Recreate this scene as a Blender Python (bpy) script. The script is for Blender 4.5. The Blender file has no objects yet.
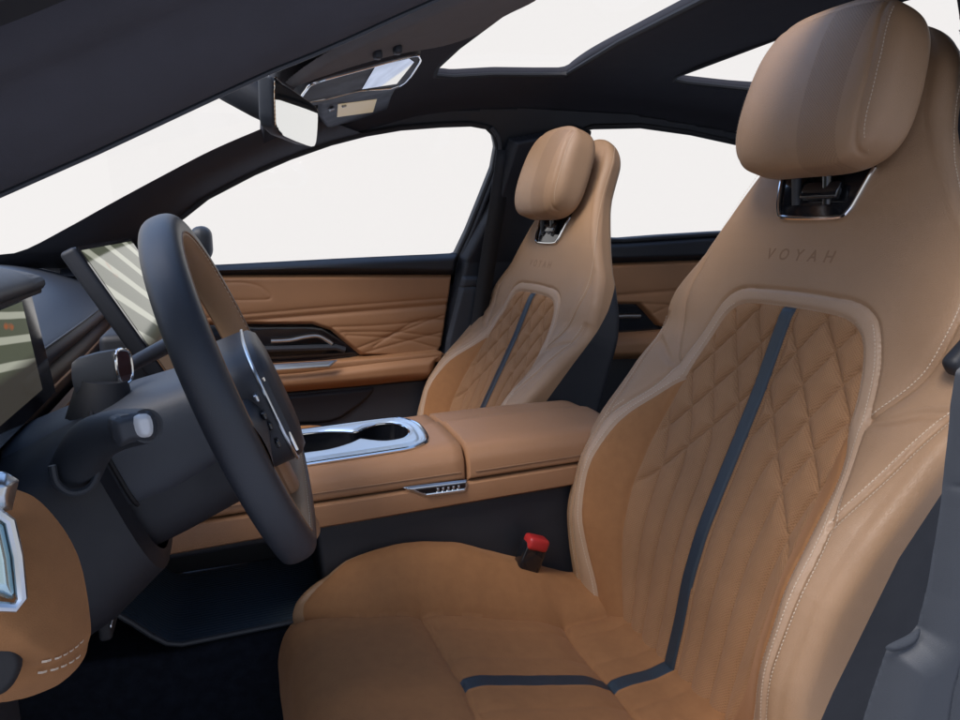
import bpy, bmesh, math, random
import numpy as np
from mathutils import Vector, Matrix
random.seed(4)
S = bpy.context.scene
COL = S.collection
# ------------------------------------------------------------------ camera
CAMC = np.array([0.0, -1.1, 1.18]); YAW = math.radians(20); PIT = math.radians(11); FPX = 700.0
camd = bpy.data.cameras.new('camera'); cam = bpy.data.objects.new('camera', camd); COL.objects.link(cam)
camd.sensor_width = 36; camd.lens = FPX/960*36; camd.clip_start = 0.01; camd.clip_end = 500
cam.location = CAMC; cam.rotation_euler = (math.pi/2-PIT, 0, -YAW)
S.camera = cam
# ------------------------------------------------------------------ light
SKY_K, LOW_BACK, HIGH_BACK, HIGH_FRONT = 0.27, .62, .80, 1.7
W = bpy.data.worlds.new('World'); S.world = W; W.use_nodes = True
nt = W.node_tree; bg = nt.nodes['Background']
SUN_EL, SUN_AZ = math.radians(52), math.radians(238)
sky = nt.nodes.new('ShaderNodeTexSky'); sky.sky_type = 'NISHITA'; sky.sun_disc = False
sky.sun_elevation = SUN_EL; sky.sun_rotation = SUN_AZ; sky.dust_density = 1.0
sc = nt.nodes.new('ShaderNodeVectorMath'); sc.operation = 'SCALE'; sc.inputs[3].default_value = SKY_K
nt.links.new(sky.outputs[0], sc.inputs[0])
# bright white haze along the horizon giving way to blue sky higher up
tcw = nt.nodes.new('ShaderNodeTexCoord'); sx = nt.nodes.new('ShaderNodeSeparateXYZ'); nt.links.new(tcw.outputs['Generated'], sx.inputs[0])
mrw = nt.nodes.new('ShaderNodeMapRange'); mrw.interpolation_type = 'SMOOTHSTEP'; mrw.inputs[1].default_value = .30; mrw.inputs[2].default_value = .44
nt.links.new(sx.outputs[2], mrw.inputs[0])
mx = nt.nodes.new('ShaderNodeMix'); mx.data_type = 'RGBA'; nt.links.new(mrw.outputs[0], mx.inputs[0])
# the sky is brightest ahead of the car; the side behind the photographer is dimmer
def wdot(v, a0, a1, b0, b1, src):
    d = nt.nodes.new('ShaderNodeVectorMath'); d.operation = 'DOT_PRODUCT'; d.inputs[1].default_value = v; nt.links.new(tcw.outputs['Generated'], d.inputs[0])
    r = nt.nodes.new('ShaderNodeMapRange'); r.interpolation_type = 'SMOOTHSTEP'
    for i_, q_ in enumerate((a0, a1, b0, b1)): r.inputs[i_+1].default_value = q_
    nt.links.new(d.outputs['Value'], r.inputs[0]); s_ = nt.nodes.new('ShaderNodeVectorMath'); s_.operation = 'SCALE'; nt.links.new(r.outputs[0], s_.inputs[3])
    if isinstance(src, tuple): s_.inputs[0].default_value = src
    else: nt.links.new(src, s_.inputs[0])
    return s_.outputs[0]
nt.links.new(wdot((0, 1, 0), -.7, -.05, LOW_BACK, 1.0, (.905, .882, .872)), mx.inputs[6])
nt.links.new(wdot((-.80, .60, 0), -.6, .6, HIGH_BACK, HIGH_FRONT, sc.outputs[0]), mx.inputs[7])
nt.links.new(mx.outputs[2], bg.inputs[0]); bg.inputs[1].default_value = 1.0
sund = bpy.data.lights.new('sun', 'SUN'); sun = bpy.data.objects.new('sun', sund); COL.objects.link(sun)
sund.energy = 2.4; sund.angle = math.radians(24); sund.color = (1, .93, .84)
# direction from which light comes: driver's side, ahead of the seat, high
sd = Vector((-.52, -.32, .79)).normalized()
sun.rotation_euler = sd.to_track_quat('Z', 'Y').to_euler()
S.view_settings.view_transform = 'Standard'; S.view_settings.look = 'None'
S.view_settings.exposure = 0.0; S.view_settings.gamma = 1.0

# ------------------------------------------------------------------ survey helpers: where a sight line meets a real plane
_F = np.array([math.sin(YAW)*math.cos(PIT), math.cos(YAW)*math.cos(PIT), -math.sin(PIT)])
_R = np.array([math.cos(YAW), -math.sin(YAW), 0]); _U = np.cross(_R, _F)
def ray(px, py): return _F+_R*(px-480)/FPX-_U*(py-360)/FPX
def onplane(px, py, p0, n):
    d = ray(px, py); p0 = np.asarray(p0, float); n = np.asarray(n, float)
    return CAMC+d*(((p0-CAMC)@n)/(d@n))
def onY(px, py, y): return onplane(px, py, (0, y, 0), (0, 1, 0))
def onX(px, py, x): return onplane(px, py, (x, 0, 0), (1, 0, 0))
def onZ(px, py, z): return onplane(px, py, (0, 0, z), (0, 0, 1))
def onside(px, py, f, it=12):                                  # side wall y = f(z)
    y = .65
    for _ in range(it):
        p = onY(px, py, y); y = .5*y+.5*f(p[2])
    return onY(px, py, y)
# ------------------------------------------------------------------ materials
def mat(name, col, rough=.5, metal=0., bump=0., bscale=900., btype='noise', var=0., vscale=6., sheen=0., spec=.5, coat=0., perf=False, emis=None, dist=.0004, trans=0., ior=1.45, alpha=1.):
    m = bpy.data.materials.new(name); m.use_nodes = True; n = m.node_tree.nodes; l = m.node_tree.links
    b = n['Principled BSDF']; b.inputs['Base Color'].default_value = (*col, 1); b.inputs['Roughness'].default_value = rough
    b.inputs['Metallic'].default_value = metal; b.inputs['Specular IOR Level'].default_value = spec
    b.inputs['Coat Weight'].default_value = coat; b.inputs['Coat Roughness'].default_value = .08
    if sheen: b.inputs['Sheen Weight'].default_value = sheen; b.inputs['Sheen Roughness'].default_value = .45; b.inputs['Sheen Tint'].default_value = (*[min(1, c*1.6+.1) for c in col], 1)
    if trans: b.inputs['Transmission Weight'].default_value = trans; b.inputs['IOR'].default_value = ior
    tc = n.new('ShaderNodeTexCoord')
    colsock = None
    if var:
        a = n.new('ShaderNodeTexNoise'); a.inputs['Scale'].default_value = vscale; a.inputs['Detail'].default_value = 9; a.inputs['Roughness'].default_value = .6
        l.new(tc.outputs['Object'], a.inputs['Vector'])
        r = n.new('ShaderNodeMapRange'); r.inputs[1].default_value = .3; r.inputs[2].default_value = .7; r.inputs[3].default_value = 1-var; r.inputs[4].default_value = 1+var
        l.new(a.outputs[0], r.inputs[0])
        v = n.new('ShaderNodeVectorMath'); v.operation = 'SCALE'; v.inputs[0].default_value = col; l.new(r.outputs[0], v.inputs[3])
        colsock = v.outputs[0]
        r2 = n.new('ShaderNodeMapRange'); r2.inputs[1].default_value = .3; r2.inputs[2].default_value = .7; r2.inputs[3].default_value = max(0, rough-.06); r2.inputs[4].default_value = min(1, rough+.08)
        l.new(a.outputs[0], r2.inputs[0]); l.new(r2.outputs[0], b.inputs['Roughness'])
    hs = None
    if bump:
        if btype == 'leather':
            t = n.new('ShaderNodeTexVoronoi'); t.feature = 'DISTANCE_TO_EDGE'; t.inputs['Scale'].default_value = bscale
            l.new(tc.outputs['Object'], t.inputs['Vector'])
            q = n.new('ShaderNodeMapRange'); q.inputs[1].default_value = 0; q.inputs[2].default_value = .12; l.new(t.outputs['Distance'], q.inputs[0]); hs = q.outputs[0]
        else:
            t = n.new('ShaderNodeTexNoise'); t.inputs['Scale'].default_value = bscale; t.inputs['Detail'].default_value = 3
            l.new(tc.outputs['Object'], t.inputs['Vector']); hs = t.outputs[0]
    if perf:                                                    # staggered punched holes, laid out in metres over the pad
        uv = n.new('ShaderNodeUVMap'); uv.uv_map = 'pad'
        d0 = None
        for off in (0, .5):
            mp = n.new('ShaderNodeMapping'); mp.inputs['Scale'].default_value = (1/.0036, 1/.0036, 1); mp.inputs['Location'].default_value = (off, off, 0)
            l.new(uv.outputs[0], mp.inputs[0])
            fr = n.new('ShaderNodeVectorMath'); fr.operation = 'FRACTION'; l.new(mp.outputs[0], fr.inputs[0])
            ds = n.new('ShaderNodeVectorMath'); ds.operation = 'DISTANCE'; ds.inputs[1].default_value = (.5, .5, 0); l.new(fr.outputs[0], ds.inputs[0])
            if d0 is None: d0 = ds.outputs['Value']
            else:
                mn = n.new('ShaderNodeMath'); mn.operation = 'MINIMUM'; l.new(d0, mn.inputs[0]); l.new(ds.outputs['Value'], mn.inputs[1]); d0 = mn.outputs[0]
        st = n.new('ShaderNodeMapRange'); st.inputs[1].default_value = .06; st.inputs[2].default_value = .34; l.new(d0, st.inputs[0])
        mm = n.new('ShaderNodeMix'); mm.data_type = 'RGBA'; l.new(st.outputs[0], mm.inputs[0])
        mm.inputs[6].default_value = (*[c*.70 for c in col], 1); mm.inputs[7].default_value = (*col, 1)
        if colsock: l.new(colsock, mm.inputs[7])
        colsock = mm.outputs[2]
        ml = n.new('ShaderNodeMath'); ml.operation = 'MULTIPLY_ADD'; l.new(st.outputs[0], ml.inputs[0]); ml.inputs[1].default_value = 1.5
        if hs: l.new(hs, ml.inputs[2])
        hs = ml.outputs[0]
    if colsock: l.new(colsock, b.inputs['Base Color'])
    if hs:
        bp = n.new('ShaderNodeBump'); bp.inputs['Strength'].default_value = bump; bp.inputs['Distance'].default_value = dist
        l.new(hs, bp.inputs['Height']); l.new(bp.outputs[0], b.inputs['Normal'])
    if emis: b.inputs['Emission Color'].default_value = (*emis[:3], 1); b.inputs['Emission Strength'].default_value = emis[3]
    return m
TAN = (.350, .212, .120)
M = {}
M['leather'] = mat('tan_leather', TAN, .42, bump=.6, bscale=620, btype='leather', var=.05, vscale=9, dist=.0003)
M['leather_pale'] = mat('pale_tan_leather', (.42, .275, .175), .36, bump=.6, bscale=620, btype='leather', var=.04, vscale=9, dist=.0003)
M['suede'] = mat('tan_suede', (.300, .142, .060), .95, bump=.7, bscale=1100, var=.07, vscale=70, sheen=.35, spec=.15, dist=.0004)
M['suede_perf'] = mat('perforated_tan_suede', (.345, .185, .092), .92, bump=.6, bscale=1400, var=.10, vscale=14, sheen=.35, spec=.15, perf=True, dist=.0005)
M['leather_console'] = mat('warm_tan_leather', (.35, .182, .093), .36, bump=.6, bscale=620, btype='leather', var=.05, vscale=9, dist=.0003)
M['leather_perf'] = mat('perforated_tan_leather', (.335, .200, .112), .5, bump=.5, bscale=900, btype='leather', perf=True, dist=.0004)
M['thread'] = mat('cream_thread', (.60, .48, .36), .7)
M['stripe'] = mat('slate_blue_leather', (.024, .038, .052), .42, bump=.3, bscale=900, btype='leather', dist=.0003)
M['navy_leather'] = mat('dark_navy_leather', (.026, .029, .037), .40, bump=.3, bscale=1000, btype='leather', dist=.0003)
M['dash_leather'] = mat('slate_blue_dash_leather', (.050, .058, .074), .45, bump=.3, bscale=1000, btype='leather', dist=.0003)
M['plastic'] = mat('dark_navy_plastic', (.015, .017, .023), .55, bump=.35, bscale=1500, var=.08, vscale=20)
M['plastic_mid'] = mat('slate_grey_plastic', (.034, .039, .048), .5, bump=.4, bscale=1500, var=.06)
M['cloth_dark'] = mat('black_headlining_fabric', (.024, .024, .032), .95, bump=.6, bscale=1200, var=.1, vscale=30)
M['pillar_fabric'] = mat('slate_pillar_fabric', (.055, .054, .066), .9, bump=.6, bscale=1200, var=.1, vscale=30)
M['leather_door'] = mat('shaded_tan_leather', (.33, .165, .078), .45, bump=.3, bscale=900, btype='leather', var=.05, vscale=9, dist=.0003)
M['cloth_grey'] = mat('grey_visor_fabric', (.17, .16, .16), .9, bump=.5, bscale=1200, var=.08, vscale=30)
M['gloss'] = mat('gloss_black', (.008, .009, .012), .08, coat=.6)
M['chrome'] = mat('chrome', (.82, .84, .85), .12, metal=1)
M['satin'] = mat('satin_metal', (.62, .66, .70), .28, metal=1)
M['rubber'] = mat('black_rubber', (.012, .012, .014), .7)
M['carpet'] = mat('navy_carpet', (.012, .015, .023), 1., bump=1., bscale=700, var=.3, vscale=60, spec=.1)
M['mirror'] = mat('mirror_glass', (.85, .87, .86), .02, metal=1)

# ------------------------------------------------------------------ object helpers
def add_obj(name, me, m, parent=None):
    o = bpy.data.objects.new(name, me); COL.objects.link(o)
    if m is not None: me.materials.append(M[m] if isinstance(m, str) else m)
    if parent is not None: o.parent = parent
    return o
def mesh(name, V, Fc, m, parent=None, smooth=True, uv=None, origin=None):
    me = bpy.data.meshes.new(name); V = np.asarray(V, float)
    if origin is not None: V = V-np.asarray(origin)
    me.from_pydata(V.tolist(), [], Fc); me.update()
    if smooth: me.polygons.foreach_set('use_smooth', [True]*len(me.polygons))
    if uv is not None:
        L = me.uv_layers.new(name='pad'); idx = np.empty(len(me.loops), int); me.loops.foreach_get('vertex_index', idx)
        L.data.foreach_set('uv', uv[idx].astype(np.float32).ravel())
    return add_obj(name, me, m, parent)
def thing(name, label, cat, loc=(0, 0, 0), group=None):
    o = bpy.data.objects.new(name, None); COL.objects.link(o); o.location = loc; o.empty_display_size = .05
    o['label'] = label; o['category'] = cat
    if group: o['group'] = group
    return o
def tag(o, label, cat, group=None):
    o['label'] = label; o['category'] = cat
    if group: o['group'] = group
    return o
class MB:
    """collects boxes, tubes and sweeps in world coordinates and builds ONE mesh object"""
    def __init__(s): s.V = []; s.F = []
    def add(s, V, Fc):
        b = len(s.V); s.V += [tuple(map(float, v)) for v in V]; s.F += [[b+i for i in f] for f in Fc]; return s
    def box(s, c, d, bev=.004, M3=None, seg=3):
        bm = bmesh.new(); bmesh.ops.create_cube(bm, size=1)
        bmesh.ops.scale(bm, vec=d, verts=bm.verts)
        if bev: bmesh.ops.bevel(bm, geom=bm.edges[:], offset=min(bev, min(d)*.49), segments=seg, profile=.5, affect='EDGES')
        V = np.array([v.co for v in bm.verts])
        if M3 is not None: V = V@np.array(M3).T
        Fc = [[v.index for v in f.verts] for f in bm.faces]; bm.free()
        return s.add(V+np.array(c), Fc)
    def tube(s, pts, r, n=10, closed=False, caps=True):
        pts = [np.asarray(p, float) for p in pts]; m = len(pts); rs = r if hasattr(r, '__len__') else [r]*m
        rings = []; prev = None
        for i, p in enumerate(pts):
            if closed: t = pts[(i+1) % m]-pts[i-1]
            else: t = pts[min(i+1, m-1)]-pts[max(i-1, 0)]
            t = t/(np.linalg.norm(t)+1e-12)
            if prev is None:
                a = np.array([0, 0, 1.]) if abs(t[2]) < .9 else np.array([1., 0, 0]); u = np.cross(t, a)
            else: u = prev-t*(prev@t)
            u /= np.linalg.norm(u); prev = u; v = np.cross(t, u)
            rings.append([p+rs[i]*(u*math.cos(2*math.pi*k/n)+v*math.sin(2*math.pi*k/n)) for k in range(n)])
        V = [q for rr in rings for q in rr]; Fc = []
        for i in range(m if closed else m-1):
            j = (i+1) % m
            for k in range(n): Fc.append([i*n+k, i*n+(k+1) % n, j*n+(k+1) % n, j*n+k])
        if caps and not closed: Fc += [list(range(n))[::-1], [(m-1)*n+k for k in range(n)]]
        return s.add(V, Fc)
    def prism(s, poly, n, th, bev=0.):
        """flat polygon (3-D points), thickened by th against its normal n, bevelled"""
        bm = bmesh.new(); n = Vector(n).normalized()
        a = [bm.verts.new(Vector(p)) for p in poly]; f = bm.faces.new(a); f.normal_update()
        if f.normal.dot(n) < 0: f.normal_flip()
        r = bmesh.ops.extrude_face_region(bm, geom=[f]); vs = [e for e in r['geom'] if isinstance(e, bmesh.types.BMVert)]
        bmesh.ops.translate(bm, vec=n*th, verts=vs)
        bmesh.ops.recalc_face_normals(bm, faces=bm.faces[:])
        if bev: bmesh.ops.bevel(bm, geom=[e for e in bm.edges if e.calc_length() > bev*.5], offset=bev, segments=3, profile=.5, affect='EDGES', clamp_overlap=True)
        bm.verts.index_update(); V = [tuple(v.co) for v in bm.verts]; Fc = [[v.index for v in f.verts] for f in bm.faces]; bm.free()
        return s.add(V, Fc)
    def build(s, name, m, parent=None, smooth=True, origin=None, sharp=35):
        if parent is not None and origin is None: origin = world_loc(parent)
        o = mesh(name, s.V, s.F, m, parent, smooth, origin=origin)
        if smooth and sharp: o.data.set_sharp_from_angle(angle=math.radians(sharp))
        return o
def world_loc(o):
    v = np.zeros(3)
    while o is not None: v += np.array(o.location); o = o.parent
    return v
def smooth_path(pts, n=8, closed=False):
    pts = [np.asarray(p, float) for p in pts]; m = len(pts); out = []
    rng = range(m if closed else m-1)
    for i in rng:
        if closed: p0, p1, p2, p3 = pts[i-1], pts[i], pts[(i+1) % m], pts[(i+2) % m]
        else: p0, p1, p2, p3 = pts[max(i-1, 0)], pts[i], pts[i+1], pts[min(i+2, m-1)]
        for k in range(n):
            t = k/n
            out.append(.5*((2*p1)+(p2-p0)*t+(2*p0-5*p1+4*p2-p3)*t*t+(3*p1-p0-3*p2+p3)*t**3))
    if not closed: out.append(pts[-1])
    return out
# ------------------------------------------------------------------ fields over a pad
def seg_dist(U, Sv, poly, closed=False):
    P = np.asarray(poly, float); d = np.full(U.shape, 1e9)
    m = len(P)
    for i in range(m if closed else m-1):
        a = P[i]; b = P[(i+1) % m]; ab = b-a; L = ab@ab+1e-12
        t = np.clip(((U-a[0])*ab[0]+(Sv-a[1])*ab[1])/L, 0, 1)
        d = np.minimum(d, np.hypot(U-a[0]-t*ab[0], Sv-a[1]-t*ab[1]))
    return d
def poly_sdf(U, Sv, poly):                                      # positive inside
    P = np.asarray(poly, float); ins = np.zeros(U.shape, bool); m = len(P)
    for i in range(m):
        a = P[i]; b = P[(i+1) % m]
        if a[1] == b[1]: continue
        c = ((a[1] > Sv) != (b[1] > Sv)) & (U < (b[0]-a[0])*(Sv-a[1])/(b[1]-a[1])+a[0]); ins ^= c
    d = seg_dist(U, Sv, P, True)
    return np.where(ins, d, -d)
def sstep(x, a, b):
    t = np.clip((x-a)/(b-a), 0, 1); return t*t*(3-2*t)
class GM:
    """grid mesh with attributes in extra columns: can be cut along any field"""
    def __init__(s, V, Q, P=None): s.V = V; s.Q = Q; s.P = P or []
    def cut(s, phi):
        """returns (part where phi>0, part where phi<0)"""
        V = s.V; pos = phi > 0; out = []
        newV = list(); cache = {}
        nb = len(V)
        mixed = []
        qp = pos[s.Q] if len(s.Q) else np.zeros((0, 4), bool); allp = qp.all(1); alln = ~qp.any(1)
        mixed = [list(q) for q in s.Q[~allp & ~alln]]
        Pp, Pn = [], []
        for p in s.P:
            k = [pos[i] for i in p]
            if all(k): Pp.append(p)
            elif not any(k): Pn.append(p)
            else: mixed.append(p)
        def cutv(i, j):
            key = (i, j) if i < j else (j, i)
            if key not in cache:
                t = phi[key[0]]/(phi[key[0]]-phi[key[1]]); t = min(max(t, .001), .999)
                cache[key] = nb+len(newV); newV.append(V[key[0]]*(1-t)+V[key[1]]*t)
            return cache[key]
        for p in mixed:
            a, b = [], []
            for x in range(len(p)):
                i, j = p[x], p[(x+1) % len(p)]
                (a if pos[i] else b).append(i)
                if pos[i] != pos[j]: k = cutv(i, j); a.append(k); b.append(k)
            if len(a) > 2: Pp.append(a)
            if len(b) > 2: Pn.append(b)
        V2 = np.vstack([V, np.array(newV)]) if newV else V
        return GM(V2, s.Q[allp], Pp), GM(V2, s.Q[alln], Pn)
    def build(s, name, m, parent=None, smooth=True):
        used = np.zeros(len(s.V), bool)
        if len(s.Q): used[s.Q.ravel()] = True
        for p in s.P: used[p] = True
        mp = np.cumsum(used)-1; V = s.V[used]
        Fc = mp[s.Q].tolist() if len(s.Q) else []
        Fc += [[int(mp[i]) for i in p] for p in s.P]
        return mesh(name, V[:, :3], Fc, m, parent, smooth, uv=V[:, 3:5])
def grid_faces(nr, nc):
    i = np.arange(nr-1)[:, None]*nc+np.arange(nc-1)[None, :]
    i = i.ravel(); return np.stack([i, i+1, i+nc+1, i+nc], 1)
# ------------------------------------------------------------------ seats
TA = math.radians(20)
T3 = np.array([math.sin(TA), 0, math.cos(TA)]); N3 = np.array([-math.cos(TA), 0, math.sin(TA)])
SEAT0 = np.array([.30, -.37, .33])                              # base of the driver's seat
OB = np.array([.54, -.37, .56])-SEAT0                           # foot of the backrest, seat space
d0_s = [-.1, 0, .042, .086, .143, .215, .273, .361, .483, .55, .605, .655, .70, .75, .85, .95]
d0_d = [-.004, -.002, .007, .016, .028, .034, .032, .028, .023, .024, .031, .041, .045, .045, .045, .042]
A_s = [-.1, 0, .04, .075, .131, .235, .31, .379, .432, .49]
A_a = [.0, .022, .034, .048, .064, .070, .056, .028, .010, .0]
w_s = [-.1, 0, .1, .2, .3, .42, .49, .54, .60, .66, .72, .78, .95]
w_w = [.235, .245, .255, .262, .268, .275, .282, .274, .240, .194, .156, .122, .088]
def smooth1(x, xs, ys):
    x = np.asarray(x, float); o = 0
    for k, c in ((-.018, .25), (0, .5), (.018, .25)): o = o+c*np.interp(x+k, xs, ys)
    return o
def mirror_poly(P): return [(-u, s) for u, s in P]
def sp(P, n=6): return [tuple(q) for q in smooth_path(P, n)]
EA = sp([(.0, .537), (.05, .5365), (.088, .533), (.112, .521), (.128, .495), (.145, .44), (.152, .40)])+sp([(.152, .40), (.157, .30), (.154, .18), (.141, .08), (.12, 0), (.112, -.09)])[1:]
EB = sp([(.152, .402), (.172, .374), (.197, .32), (.208, .25), (.206, .17), (.191, .09), (.173, .02), (.165, -.09)])
EC = sp([(.0, .558), (.06, .557), (.104, .553), (.132, .536), (.150, .50), (.166, .45), (.184, .39), (.208, .34), (.224, .30), (.228, .235), (.223, .165), (.217, .1), (.208, 0), (.20, -.09)])
EU = sp([(.224, .305), (.234, .35), (.246, .41), (.258, .47), (.262, .50)])              # double seam going on over the shoulder
ES = sp([(.176, .425), (.200, .462), (.216, .50), (.223, .54), (.220, .58), (.206, .63), (.182, .685), (.156, .735), (.137, .79), (.124, .85), (.10, .895)])
EF = sp([(.178, .42), (.20, .428), (.225, .442), (.25, .452)])
PA = [(-.2, .537)]+EA+[(-.2, -.09)]
PB = [(-.2, .537)]+EA[:len(sp([0]*0) if 0 else [p for p in EA if p[1] >= .402])]+EB+[(-.2, -.09)]
PC = [(-.2, .558)]+EC+[(-.2, -.09)]
QL = []
for sk in (.618, .53, .442, .355): QL.append([(0, sk+.085), (.06, sk), (.17, sk-.147)])
for sk in (.442, .53, .618): QL.append([(0, sk-.105), (.06, sk), (.17, sk+.19)])
QL.append(sp([(.17, .545), (.11, .443), (.085, .395), (.062, .35), (.049, .30), (.046, .2), (.043, .1), (.041, 0), (.04, -.08)]))
QL.append(sp([(.17, .46), (.111, .357), (.092, .305), (.086, .25), (.084, .15), (.079, .05), (.075, -.08)]))
QL.append(sp([(.165, .37), (.14, .31), (.127, .25), (.121, .15), (.110, .05), (.10, -.08)]))
RW = .020
def back_D(U, s):
    """height of the backrest's front over its reference plane; U = |u|"""
    d = smooth1(s, d0_s, d0_d)
    A = smooth1(s, A_s, A_a); w = smooth1(s, w_s, w_w)
    uc = .222; a = np.interp(s, [-.1, 0, .08, .2, .45], [.09, .10, .118, .128, .135])
    up = sstep(U, a, uc); dn = np.clip((U-uc)/(np.maximum(w, uc+.02)-uc), 0, 1)
    d = d+A*up*(1-.45*dn**2)
    sh = sstep(s, .40, .50)                                      # crowned shoulders and neck
    d = d-sh*.024*np.clip(U/np.maximum(w, .05), 0, 1)**2.5+.012*np.exp(-((s-.53)/.055)**2)*sstep(U, .15, .23)
    d = d-.006*(1-np.clip(U/.12, 0, 1)**2)*(1-sh)*sstep(s, .0, .1)*.6
    fa = seg_dist(U, s, EA); fb = seg_dist(U, s, EB); fc = seg_dist(U, s, EC); fu = seg_dist(U, s, EU); fs = seg_dist(U, s, ES); ff = seg_dist(U, s, EF)
    inA = poly_sdf(U, s, PA)
    def groove(f, dep, sg): return dep*np.exp(-(f/sg)**2)
    d = d-groove(fa, .0036, .0030)-groove(fa, .0018, .010)-groove(fb, .0026, .0026)-groove(fb, .0015, .009)
    d = d-groove(fc, .0032, .0024)-groove(fc, .0010, .008)-groove(fu, .0040, .0028)-(groove(fs, .0036, .0024)+groove(fs, .003, .009))*(1-.92*sstep(s, .57, .62))-groove(ff, .0045, .006)
    q = np.full(U.shape, 1e9)
    for L in QL: q = np.minimum(q, seg_dist(U, s, L))
    q = np.minimum(q, np.abs(U-.012)+.001)
    k = sstep(inA, 0, .006)*sstep(U, .008, .014)
    d = d-k*(groove(q, .0046, .0024)+groove(q, .0044, .009))
    d = d+np.where(U < .0105, .0020, 0)*(inA > 0)
    return d
SB_E = .845; SB_H = .075
def back_pt(u, s, d):
    u, s, d = np.broadcast_arrays(np.asarray(u, float), s, d)
    return OB+np.stack([0*u, u, 0*u], -1)+s[..., None]*T3+d[..., None]*N3
def backrest():
    s_lin = np.arange(-.07, SB_E, .0024); th = np.linspace(0, math.pi/2-.03, 26)[1:]
    nf = 250; g = np.linspace(-1, 1, nf)
    rows = []
    def row(s, sq, s2):
        w = float(smooth1(s, w_s, w_w)); r = RW
        U = (w-r)*g; d = back_D(np.abs(U), np.full(nf, s)) if True else 0
        de = float(d[-1])
        a = np.linspace(0, math.pi/2, 9)[1:]
        us = list(w-r+r*np.sin(a)); ds = list(de-r+r*np.cos(a))
        db = float(np.interp(s, [-.1, .35, .5, .62, .75, .9], [-.085, -.085, -.055, -.020, -.005, .0]))
        dm = np.linspace(de-r, min(db, de-r-.004), 14)[1:]; us += [w-.004*k/13 for k in range(1, 14)]; ds += list(dm)
        a = np.linspace(0, math.pi/2, 7)[1:]; us += list(w-.004-.03+.03*np.cos(a)); ds += list(dm[-1]-.02*np.sin(a))
        bu = np.linspace(w-.034, 0, 9)[1:]; us += list(bu); ds += [dm[-1]-.02-.012*(1-(x/(w))**2)*0 for x in bu]
        us = np.array(us); ds = np.array(ds)
        u = np.concatenate([-us[::-1], U, us]); dd = np.concatenate([ds[::-1], d, ds])
        mid = float(np.interp(s2, [.0, .8, 1], [-.055, .01, .01]))
        u2 = u*(sq if sq < 1 else 1); d2 = mid+(dd-mid)*sq**.8
        return u2, np.full(len(u), s2), d2, u, dd
    for s in s_lin: rows.append(row(s, 1., s))
    for t in th: rows.append(row(SB_E+SB_H*math.sin(t)*.999, math.cos(t), SB_E+SB_H*math.sin(t)))
    a = [np.stack([r[i] for r in rows]) for i in range(5)]
    nr, nc = a[0].shape
    P = back_pt(a[0], a[1], a[2])
    V = np.concatenate([P.reshape(-1, 3), a[0].reshape(-1, 1), a[1].reshape(-1, 1), a[4].reshape(-1, 1)], 1)
    return GM(V, grid_faces(nr, nc)[:, ::-1])
def stitches(pts3, nrm, step=.0046, ln=.0031, r=.00050, mb=None):
    mb = mb or MB(); P = np.asarray(pts3); seg = np.linalg.norm(np.diff(P, axis=0), axis=1); cum = np.concatenate([[0], np.cumsum(seg)])
    for x in np.arange(step, cum[-1]-step, step):
        def at(v): return np.array([np.interp(v, cum, P[:, k]) for k in range(3)])
        def an(v): return np.array([np.interp(v, cum, nrm[:, k]) for k in range(3)])
        a, b, n = at(x-ln/2), at(x+ln/2), an(x); t = b-a; t /= np.linalg.norm(t)+1e-9; n = n/np.linalg.norm(n); c = np.cross(t, n)
        m = (a+b)/2
        h = n*r*.9
        V = [a-c*r-h*.6, a+c*r-h*.6, m-c*r+h, m+c*r+h, b-c*r-h*.6, b+c*r-h*.6]
        mb.add(V, [[0, 1, 3, 2], [2, 3, 5, 4]])
    return mb
def back_line(E, off, sgn=1, lift=.0006):
    """a stitched line beside a seam curve: 3-D points and normals on the backrest"""
    E = np.array(E); t = np.gradient(E, axis=0); n = np.stack([t[:, 1], -t[:, 0]], 1); n /= np.linalg.norm(n, axis=1)[:, None]
    Q = E+n*off; U, s = Q[:, 0], Q[:, 1]
    h = .0015
    d = back_D(U, s); du = (back_D(U+h, s)-back_D(U-h, s))/(2*h); dsv = (back_D(U, s+h)-back_D(U, s-h))/(2*h)
    P = back_pt(sgn*U, s, d+lift)
    nn = -du[:, None]*sgn*np.array([0, 1, 0])-dsv[:, None]*T3+N3
    return P, nn
def headrest_geom(kind):
    """rounded cushion; cut into front face and side gussets"""
    n1, n2 = 300, 240
    a = np.linspace(-math.pi, math.pi, n1); b = np.linspace(-math.pi/2, math.pi/2, n2)
    B_, A_ = np.meshgrid(b, a, indexing='ij')
    def se(v, e): return np.sign(v)*np.abs(v)**e
    hx, hu, hs = .045, .119, .103
    e1, e2 = .52, .48
    r2 = (np.abs(np.cos(A_))**(2/e2)+np.abs(np.sin(A_))**(2/e2))**(-e2/2); r1 = (np.abs(np.cos(B_))**(2/e1)+np.abs(np.sin(B_))**(2/e1))**(-e1/2)
    hz = r1*np.cos(B_); cu = hz*r2*np.cos(A_); su = hz*r2*np.sin(A_); zz = r1*np.sin(B_)
    dd = hx*cu; uu = hu*su; ss = hs*zz
    uu = uu*(1-.10*(ss/hs)*np.where(ss > 0, 1, .55*-1*-1))                 # a little narrower at the top
    uu = np.where(ss < 0, uu*(1-.06*(ss/hs)**2), uu)
    dd = dd-.012*(uu/hu)**2-.010*(ss/hs)**2*sstep(dd, 0, .04)+.008*ss/hs*0
    f = np.minimum(.100-.012*(ss/.1)**2-.008*ss/.1-np.abs(uu), .088-ss)
    k = 1-(.018*np.exp(-(f/.0024)**2)+.007*np.exp(-(f/.007)**2))*sstep(dd, -.015, .012)
    return dd*k, uu*k, ss*k
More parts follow.
